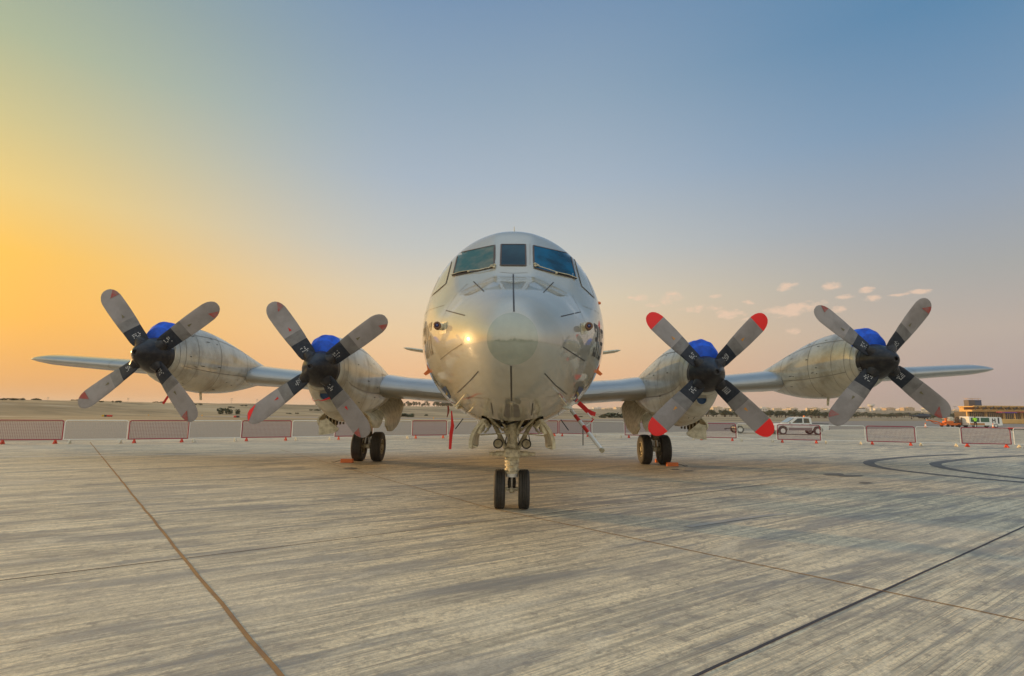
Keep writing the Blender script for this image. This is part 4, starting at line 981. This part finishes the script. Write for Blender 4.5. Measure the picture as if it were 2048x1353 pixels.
# cones
for px, lab in ((1851,'orange and white cone at the left end of the orange cart'),(1986,'orange and white cone in front of the white tractor')):
    p = g3(px, 78 if px < 1900 else 80); p.z = .01; mb = MB(); mb.box(p+Vector((0,0,.02)),(.42,.42,.04),BLACK); 
    mb.lathe(p,(0,0,1),[(.04,.16),(.25,.12)],ORANGE,16); mb.lathe(p,(0,0,1),[(.25,.12),(.5,.075)],WPAINT,16); mb.lathe(p,(0,0,1),[(.5,.075),(.72,.03),(.74,0)],ORANGE,16)
    tag(mb.build('traffic_cone', shift=p.copy()), lab, 'traffic cone', 'traffic cones')
# person
def person(loc, lab):
    root = empty('person', loc, lab, 'person'); skin = mat('skin', (.25,.13,.08), .6); dark = mat('dark_cloth', (.03,.03,.04), .8); vest = mat('hivis', (.30,.75,.05), .6)
    me = bpy.data.meshes.new('body')
    J = [(0,0,.95,.13),(0,0,1.15,.14),(0,0,1.38,.16),(0,0,1.50,.065),(0,0,1.58,.07),(0,0,1.68,.10),(0,0,1.76,.07),
         (.19,0,1.42,.06),(.27,-.02,1.15,.045),(.24,-.18,.95,.035),(.24,-.24,.88,.035),(-.19,0,1.42,.06),(-.27,0,1.15,.045),(-.28,-.05,.90,.035),(-.28,-.07,.80,.035),
         (.10,0,.88,.09),(.14,-.05,.50,.065),(.15,.02,.10,.045),(.15,-.14,.04,.04),(-.10,0,.88,.09),(-.13,-.02,.50,.065),(-.14,.06,.10,.045),(-.14,-.10,.04,.04)]
    E_ = [(0,1),(1,2),(2,3),(3,4),(4,5),(5,6),(2,7),(7,8),(8,9),(9,10),(2,11),(11,12),(12,13),(13,14),(0,15),(15,16),(16,17),(17,18),(0,19),(19,20),(20,21),(21,22)]
    me.from_pydata([j[:3] for j in J], E_, []); o = bpy.data.objects.new('body', me); COL.objects.link(o); o.parent = root
    sm = o.modifiers.new('s', 'SKIN'); 
    for i, j in enumerate(J): me.skin_vertices[0].data[i].radius = (j[3], j[3])
    me.skin_vertices[0].data[0].use_root = True
    o.modifiers.new('u', 'SUBSURF').levels = 1; o.modifiers['u'].render_levels = 1; me.materials.append(dark)
    mb = MB(); mb.lathe((0,0,.98),(0,0,1),[(0,.20),(.2,.205),(.42,.22),(.50,.12)],vest,16); mb.tube([(.19,0,1.43),(.25,-.01,1.22)],[.085,.07],vest,8); mb.tube([(-.19,0,1.43),(-.25,0,1.22)],[.085,.07],vest,8); local(mb,'vest',root)
    mb = MB(); mb.lathe((0,0,1.60),(0,0,1),[(-.02,.0),(0,.09),(.1,.112),(.17,.08),(.2,0)],skin,14); mb.box((0,-.115,1.68),(.03,.04,.04),skin); local(mb,'head',root)
    mb = MB(); mb.lathe((0,.01,1.72),(0,0,1),[(0,.12),(.05,.11),(.09,.06),(.1,0)],dark,14); local(mb,'hair',root)
person(g3(1951, 80.5), 'person in a lime hi-vis vest and dark trousers standing by the white tractor')
# red tow beam at right edge
p = gr(2035, 862); mb = MB(); mb.box(p+Vector((1.2,0,.32)),(4.6,.25,.14),REDP,Matrix.Rotation(.0,3,'Z'),.03); mb.box(p+Vector((1.2,0,.18)),(4.6,.2,.14),BLACK); 
for x in (-.6,2.6): mb.lathe(p+Vector((x,0,.12)),(0,1,0),[(-.1,0),(-.1,.12),(.1,.12),(.1,0)],TYRE,14)
tag(mb.build('tow_beam', shift=p.copy()), 'long low red beam at the right edge behind the barriers', 'beam')

# ================================================================== FAR FIELD
def fp(px, py_h, Y, z=None):
    """point on the terrain in the direction of px at forward distance Y"""
    d = ray(px, 830); x = CAM.x+d.x/d.y*Y; a = math.degrees(atan2(x, Y)); r = sqrt(x*x+Y*Y); return Vector((x, Y, (hgt(a, r) if r > 90 else 0)-.02))
# helicopter
hp = fp(1838, 0, 245); HC = empty('helicopter', hp, 'dark blue helicopter parked far off on the right', 'helicopter'); NV = mat('heli_navy', (.02,.035,.06), .4)
mb = MB(); mb.lathe((-4,0,1.45),(1,0,0),[(0,.1),(.6,.22),(3,.45),(4.2,.95),(6.5,1.05),(8.2,.85),(9.2,.3),(9.3,0)],NV,16); local(mb,'fuselage',HC)
mb = MB(); mb.prism([(-4.2,1.3),(-3.6,1.3),(-4.3,3.0),(-4.9,3.0)],.15,NV,lambda a,b,t: Vector((a,t,b))); local(mb,'tail_fin',HC,0)
mb = MB(); mb.tube([(1.8,0,2.2),(1.8,0,2.9)],.2,NV,8)
for a in (8,98,188,278): mb.box(Vector((1.8+3.2*cos(R(a)),3.2*sin(R(a)),2.9)),(6.2,.4,.06),NV,Matrix.Rotation(R(a),3,'Z'))
local(mb,'rotor',HC)
for x, y_ in ((3.0,.9),(3.0,-.9),(-3.5,0)): mb = MB(); mb.lathe((x,y_,.25),(0,1,0),[(-.1,0),(-.1,.28),(.1,.28),(.1,0)],TYRE,12); mb.tube([(x,y_,.25),(x,y_*.6,1.1)],.07,NV,6); local(mb,'wheel',HC)
# distant airliner tail
hp = fp(1893, 0, 230); AT = empty('parked_airliner', hp, 'distant white airliner with a white blue and red tail behind the carts', 'aircraft')
mb = MB(); mb.lathe((1.0,1,.9),(.6,1,0),[(0,.3),(3,.8),(14,.9),(18,.2)],WPAINT,14); local(mb,'fuselage',AT)
for i, m in enumerate((REDP, mat('tail_blue',(.02,.06,.4),.4), WPAINT)):
    mb = MB(); z0 = 1.9+i*.95; mb.prism([(-.9+z0*.55,z0),(.9+z0*.45,z0),(.9+(z0+.95)*.45,z0+.95),(-.9+(z0+.95)*.55,z0+.95)],.2,m,lambda a,b,t: Vector((a-1.2,t,b))); local(mb,'tail_stripe' if i < 2 else 'tail_tip',AT,0)
# terminal
tp = fp(1998, 0, 262); tp.z = 0; TM = empty('terminal_building', tp, 'low sandy terminal building with zigzag roof trusses on the right', 'building', rz=R(-4))
TS = mat('terminal_sand', (.70,.43,.15), .7, 0,0,.35,.6); TD = mat('terminal_dark', (.09,.07,.05), .5); TG = mat('terminal_glass', (.12,.09,.05), .25)
s4 = 4.08  # px per metre at that distance
mb = MB(); mb.box((6,4,1.9),(42,8,3.8),TD); mb.box((6,-.02,4.25),(42.4,8.2,.9),TS); mb.box((6,-.2,6.2),(42.4,9.5,.5),TS); mb.box((6,3.5,5.2),(41,3,1.6),TS); local(mb,'wall',TM,0)
for i in range(6): mb = MB(); mb.box((-14.6+i*8.2,-.3,1.9),(1.0,.8,3.8),TS,None,.1); local(mb,'pillar',TM)
for i in range(5): 
    mb = MB(); mb.box((-10.5+i*8.2,-.03,1.9),(7.0,.1,3.4),TG)
    for k in range(8): mb.box((-13.6+i*8.2+k*.88,-.12,1.9),(.12,.12,3.4),TS)
    local(mb,'window',TM,0)
mb = MB()
for i in range(12): mb.tube([(-14.5+i*3.5,-4.9,4.8),(-12.8+i*3.5,-4.9,6.3)],.30,TD,6); mb.tube([(-12.8+i*3.5,-4.9,6.3),(-11.4+i*3.5,-4.9,5.0)],.14,TS,6)
mb.box((6,-4.9,4.65),(42,.3,.3),TS); mb.box((6,-4.9,6.5),(42,.5,.35),TS); local(mb,'roof_truss',TM)
tp2 = fp(1952.5, 0, 275); tp2.z = 0; TW = empty('tower_block', tp2, 'dark rectangular block tower rising behind the terminal', 'building')
mb = MB(); mb.box((-1.5,1.5,4.9),(3.4,3,9.8),mat('tower_brown',(.09,.07,.07),.5)); mb.box((1.7,1.5,4.9),(3.2,3.1,9.8),mat('tower_blue',(.01,.04,.11),.3,0,.4)); local(mb,'wall',TW,0)
mb = MB(); 
for x in (-3.1,0,3.2): mb.box((x,1.5,10.2),(.12,.12,.9),TS)
mb.box((0,1.5,10.6),(6.6,3.2,.12),TS); local(mb,'roof_rail',TW,0)
wp = gr(2016, 848); mb = MB(); mb.box(wp+Vector((3,0,.55)),(16,.5,1.1),TS,None,.08); mb.box(wp+Vector((-3.5,-.1,.7)),(1.6,.6,1.5),TS,None,.08); tag(mb.build('perimeter_wall', shift=wp.copy()), 'low sandy concrete wall in front of the terminal', 'wall')
cp = fp(2024, 0, 190); cp.z = 0; CN = empty('airliner_wing', cp, 'thin red and blue wing-like canopy crossing in front of the terminal', 'canopy')
mb = MB(); mb.box((4,0,3.25),(17,2.4,.16),mat('magenta_red',(.6,.02,.10),.4),Matrix.Rotation(R(-.5),3,'Y'),.04); mb.box((-1.5,-.2,3.0),(4,2.2,.25),mat('tail_blue',(.02,.06,.4),.4)); local(mb,'canopy_edge',CN)
for x in (1,9): mb = MB(); mb.tube([(x,0,0),(x,0,3.2)],.12,TS,6); local(mb,'post',CN)
# water tower and tanks
CN_ = mat('tower_concrete', (.60,.57,.52), .8)
def on(px, Y, ytop):  # height above local ground so that the top sits at photo row ytop
    b = fp(px, 0, Y); return b, at(px, ytop, Y).z-b.z
b, h = on(1743.5, 620, 809); mb = MB(); k = 620/FPX
mb.lathe((0,0,0),(0,0,1),[(0,3.0*k),(h*.55,2.2*k),(h*.66,3.0*k),(h*.74,6*k),(h*.96,6.2*k),(h,4.5*k),(h,0)],CN_,20); mb.v = [v+b for v in mb.v]
tag(mb.build('water_tower', shift=b.copy()), 'pale mushroom-shaped water tower on the horizon', 'water tower')
for px, w, yt, lab in ((1707,7,818.5,'left pale storage tank near the water tower'),(1723,7,818.5,'right pale storage tank near the water tower')):
    b, h = on(px, 600, yt); k = 600/FPX; mb = MB(); mb.lathe((0,0,0),(0,0,1),[(0,w*k),(h*.92,w*k),(h,w*k*.6),(h*1.02,0)],CN_,20); mb.v = [v+b for v in mb.v]; tag(mb.build('storage_tank', shift=b.copy()), lab, 'storage tank', 'storage tanks')
b, h = on(1718.5, 640, 816.5); k = 640/FPX; mb = MB(); mb.box(b+Vector((0,0,h-1.5)),(19*k,6,2.6),TD,None,.2); 
for x in (-8,0,8): mb.box(b+Vector((x*k,0,h/2-1)),(1.2,1.2,h-2),TD)
tag(mb.build('dark_canopy', shift=b.copy()), 'dark flat roofed shed standing behind the storage tanks', 'shed')
# city houses along the horizon
def house_proto(v):
    rr = random.Random(v); o = empty('house', (0,0,0), 'pale flat roofed house in the hazy town on the horizon', 'house', 'distant town houses')
    m = [mat('house_cream',(.60,.50,.36),.8), mat('house_white',(.66,.62,.56),.8), mat('house_tan',(.48,.36,.23),.8)][v % 3]
    w, d, h = rr.uniform(9,16), 9, rr.uniform(5,9); mb = MB(); mb.box((0,0,h/2-2),(w,d,h+4),m); mb.box((w*.2,0,h+.8),(w*.4,d*.6,2),m); mb.box((0,-.1,h-.1),(w+.5,d+.5,.4),m); local(mb,'wall',o,0)
    mb = MB()
    for i in range(4):
        for z in (2,5): 
            if z < h-1: mb.box((-w*.36+i*w*.24,-d/2-.02,z),(1.3,.1,1.3),TD)
    local(mb,'window',o,0); return o
HPs = [house_proto(i) for i in range(5)]; first = [True]*5; rr = random.Random(11)
for i in range(95):
    px = rr.uniform(1385, 1925) if i < 70 else rr.uniform(1160, 1420)
    if i >= 88: px = rr.uniform(880,900)+ (i-88)*2
    Y = rr.uniform(560, 1500); k = i % 5; o = HPs[k] if first[k] else copy_tree(HPs[k]); first[k] = False
    b = fp(px, 0, Y); o.location = b; o.rotation_euler = (0,0,rr.uniform(-.4,.4)); s_ = rr.uniform(.6,1.15)*(.5+Y/1600); o.scale = (s_*1.2, s_, s_*.62)
b, h = on(1402, 900, 817); mb = MB(); mb.box(b+Vector((0,0,h/2)),(20,12,h),mat('block_sand',(.62,.42,.22),.8),None,.3)
for i in range(5): mb.box(b+Vector((-8+i*4,-6.1,h*.6)),(1.8,.2,h*.25),TD)
mb.box(b+Vector((3,0,h+.8)),(7,6,1.8),mat('block_sand',(.62,.42,.22),.8)); tag(mb.build('apartment_block', shift=b.copy()), 'sandy apartment block standing above the town, right of the inner nacelle', 'building')
# trees
LEAF = [mat('leaf_a',(.055,.075,.03),.8,0,0,.8,2.0,(.10,.11,.05)), mat('leaf_b',(.04,.065,.03),.8,0,0,.8,2.0,(.09,.10,.045))]; BARK = mat('bark',(.10,.07,.045),.9)
def tree_proto(v, bush):
    rr = random.Random(40+v); o = empty('bush' if bush else 'tree', (0,0,0), ('low dark bush' if bush else 'dusty green tree')+' in the line beyond the runway', 'bush' if bush else 'tree', 'far bushes' if bush else 'trees beyond the airfield')
    H_ = 1.0 if bush else 4.0; mb = MB()
    if bush: mb.tube([(0,0,-.2),(.1,0,.5)],[.08,.03],BARK,5)
    else:
        mb.tube([(0,0,-.5),(.1,.05,1.2),(.0,.1,2.2),(.2,0,3.2)],[.18,.14,.09,.03],BARK,6)
        for k in range(5): a = rr.uniform(0,6.28); mb.tube([(.05,.05,1.2+k*.3),(cos(a)*.9,sin(a)*.9,2.0+k*.35)],[.07,.02],BARK,5)
    local(mb,'trunk',o); mb = MB(); cl = []
    for k in range(9 if bush else 14):
        a = rr.uniform(0,6.28); q = rr.uniform(.1,1.0)**.6; cl.append((cos(a)*q*1.5, sin(a)*q*1.2, (rr.uniform(.25,.9) if bush else rr.uniform(1.6,3.7)-.5*q), rr.uniform(.4,.75)*(.7 if bush else 1)))
    for (x,y_,z,r_) in cl:
        for k in range(60):
            d = Vector((rr.gauss(0,1),rr.gauss(0,1),rr.gauss(0,.8))).normalized()*r_*rr.uniform(.5,1.1); c = Vector((x,y_,z))+d; s_ = rr.uniform(.07,.15)
            u = Vector((rr.gauss(0,1),rr.gauss(0,1),rr.gauss(0,1))).normalized(); w = u.cross(Vector((rr.gauss(0,1),rr.gauss(0,1),1))).normalized(); mb.add([c-u*s_-w*s_*.6,c+u*s_-w*s_*.6,c+u*s_+w*s_*.6,c-u*s_+w*s_*.6],[(0,1,2,3)],LEAF[v%2])
    local(mb,'crown',o,0); return o
TP = [tree_proto(i, False) for i in range(4)]; UP = [tree_proto(i+10, True) for i in range(3)]; tf = [True]*4; uf = [True]*3
def put(kind, i, px, Y, s_, sx_=1.0):
    P_, f = (TP, tf) if kind == 't' else (UP, uf); k = i % len(P_); o = P_[k] if f[k] else copy_tree(P_[k]); f[k] = False
    o.location = fp(px, 0, Y); o.rotation_euler = (0,0,rr.uniform(0,6.28)); o.scale = (s_*sx_, s_*sx_, s_); return o
i = 0
for px in range(1365, 1700, 5): put('t', i, px+rr.uniform(-4,4), rr.uniform(235,290), rr.uniform(.60,1.05), 1.5); i += 1
for px in range(1695, 1935, 6): put('t', i, px+rr.uniform(-4,4), rr.uniform(270,340), rr.uniform(.55,.85), 1.6); i += 1
for px in range(868, 905, 4): put('t', i, px, rr.uniform(330,380), rr.uniform(.8,1.3)); i += 1
for px in list(range(790, 860, 6))+list(range(632, 652, 5)): put('t', i, px, rr.uniform(340,400), rr.uniform(.6,1.1)); i += 1
for (px, Y, s_, sx_) in ((458,128,1.15,1.2),(815,140,.7,3.0),(1228,170,1.1,2.6),(1242,170,1.2,2.4),(1276,175,.9,2.2),(540,170,.5,1.5),(230,150,.4,1.6),(75,140,.4,1.8),(700,175,.5,2),(975,170,.5,2.2)):
    o = put('u', i, px, Y, s_, sx_); i += 1
for q in range(34):
    o = put('u', q, rr.uniform(-20, 640) if q < 24 else rr.uniform(780, 1350), rr.uniform(125, 185), rr.uniform(.18,.42), rr.uniform(1.5,3.5))
for q in range(26):   # trees standing behind the photographer, seen mirrored in the nose
    o = put('t', q, 1024, 260, rr.uniform(1.3,2.3), 1.1); o.location = (-70+q*5.6+rr.uniform(-2,2), -52-rr.uniform(0,8), 0); o['label'] = 'tall tree in the row behind the photographer, mirrored in the nose'; o['group'] = 'trees behind the photographer'
o = put('t', 1, 43, 235, .55, 1); o['label'] = 'lone tree on the ridge near the left edge'; o['group'] = 'ridge tree'
# masts
def mast(px, Y, ytop, lab, kind=0):
    b, h = on(px, Y, ytop); mb = MB(); w = Y/FPX; mb.tube([b, b+Vector((0,0,h))], [w*.35, w*.22], mat('mast_grey',(.30,.28,.26),.6), 6)
    mb.box(b+Vector((0,0,h)),(w*(7 if kind == 0 else 4), w*.6, w*.7), mat('mast_grey',(.30,.28,.26),.6))
    if kind: mb.box(b+Vector((0,0,h*.8)),(w*5, w*.4, w*.4), MATS['mast_grey'])
    tag(mb.build('light_mast', shift=b.copy()), lab, 'mast', 'masts on the horizon')
mast(1779,500,815.5,'light mast between the water tower and the rightmost propeller tip'); mast(1911,420,813.5,'light mast left of the terminal'); mast(2020,420,813,'light mast behind the terminal roof'); mast(1577,600,816,'light mast above the white pickup')
mast(92,330,795,'pylon on the left ridge near the lone tree',1); mast(253,330,797,'pylon on the ridge below the leftmost wing',1); mast(339,330,795,'pylon beside the leftmost streamer',1); mast(461,330,798,'pylon right of the leftmost nacelle',1); mast(512,330,799,'radar mast behind the left inner blade tip',1)
# airfield signs and edge lights
def afsign(px, py, cols, w, lab):
    p = gr(px, py); mb = MB(); k = p.y/FPX; n_ = len(cols)
    for i_, cm_ in enumerate(cols): mb.box(p+Vector(((i_-(n_-1)/2)*w*k, 0, 2.0*k)), (w*k*.96, .25, 3.2*k), cm_, None, .02)
    mb.box(p+Vector((0,0,.2*k)), (w*k*n_, .1, .5*k), BLACK); tag(mb.build('taxiway_sign', shift=p.copy()), lab, 'sign', 'taxiway signs')
YEL = mat('sign_yellow', (.7,.42,.02), .5)
afsign(214, 834, [YEL, BLACK, REDP, REDP], 5, 'red, black and yellow taxiway sign at the left'); afsign(473, 835.5, [REDP, BLACK], 5.5, 'small red taxiway sign below the left bush')
for px, py, lab in ((297,832.5,'amber taxiway light right of the yellow and red sign'),(404,833,'amber taxiway light beside the leftmost blade tip'),(867,838,'amber taxiway light left of the nose')):
    p = gr(px, py); k = p.y/FPX; mb = MB(); mb.lathe(p,(0,0,1),[(0,.8*k),(1.2*k,.8*k),(2.2*k,1.1*k),(2.8*k,.6*k),(3*k,0)],mat('lamp_amber',(.9,.4,.03),.4),10); tag(mb.build('taxiway_light', shift=p.copy()), lab, 'light', 'taxiway edge lights')
# ------------------------------------------------------------------ haze
def haze():
    m = bpy.data.materials.new('haze'); m.use_nodes = True; t = m.node_tree; t.nodes.clear()
    v = N(t, 'ShaderNodeVolumePrincipled'); v.inputs['Color'].default_value = (.93,.86,.80,1); v.inputs['Density'].default_value = .00025; v.inputs['Anisotropy'].default_value = .2
    o = N(t, 'ShaderNodeOutputMaterial'); t.links.new(v.outputs[0], o.inputs['Volume'])
    mb = MB(); mb.box((0, 0, 20), (11600, 11600, 60), m); tag(mb.build('haze', smooth=0), kind='stuff')
haze()
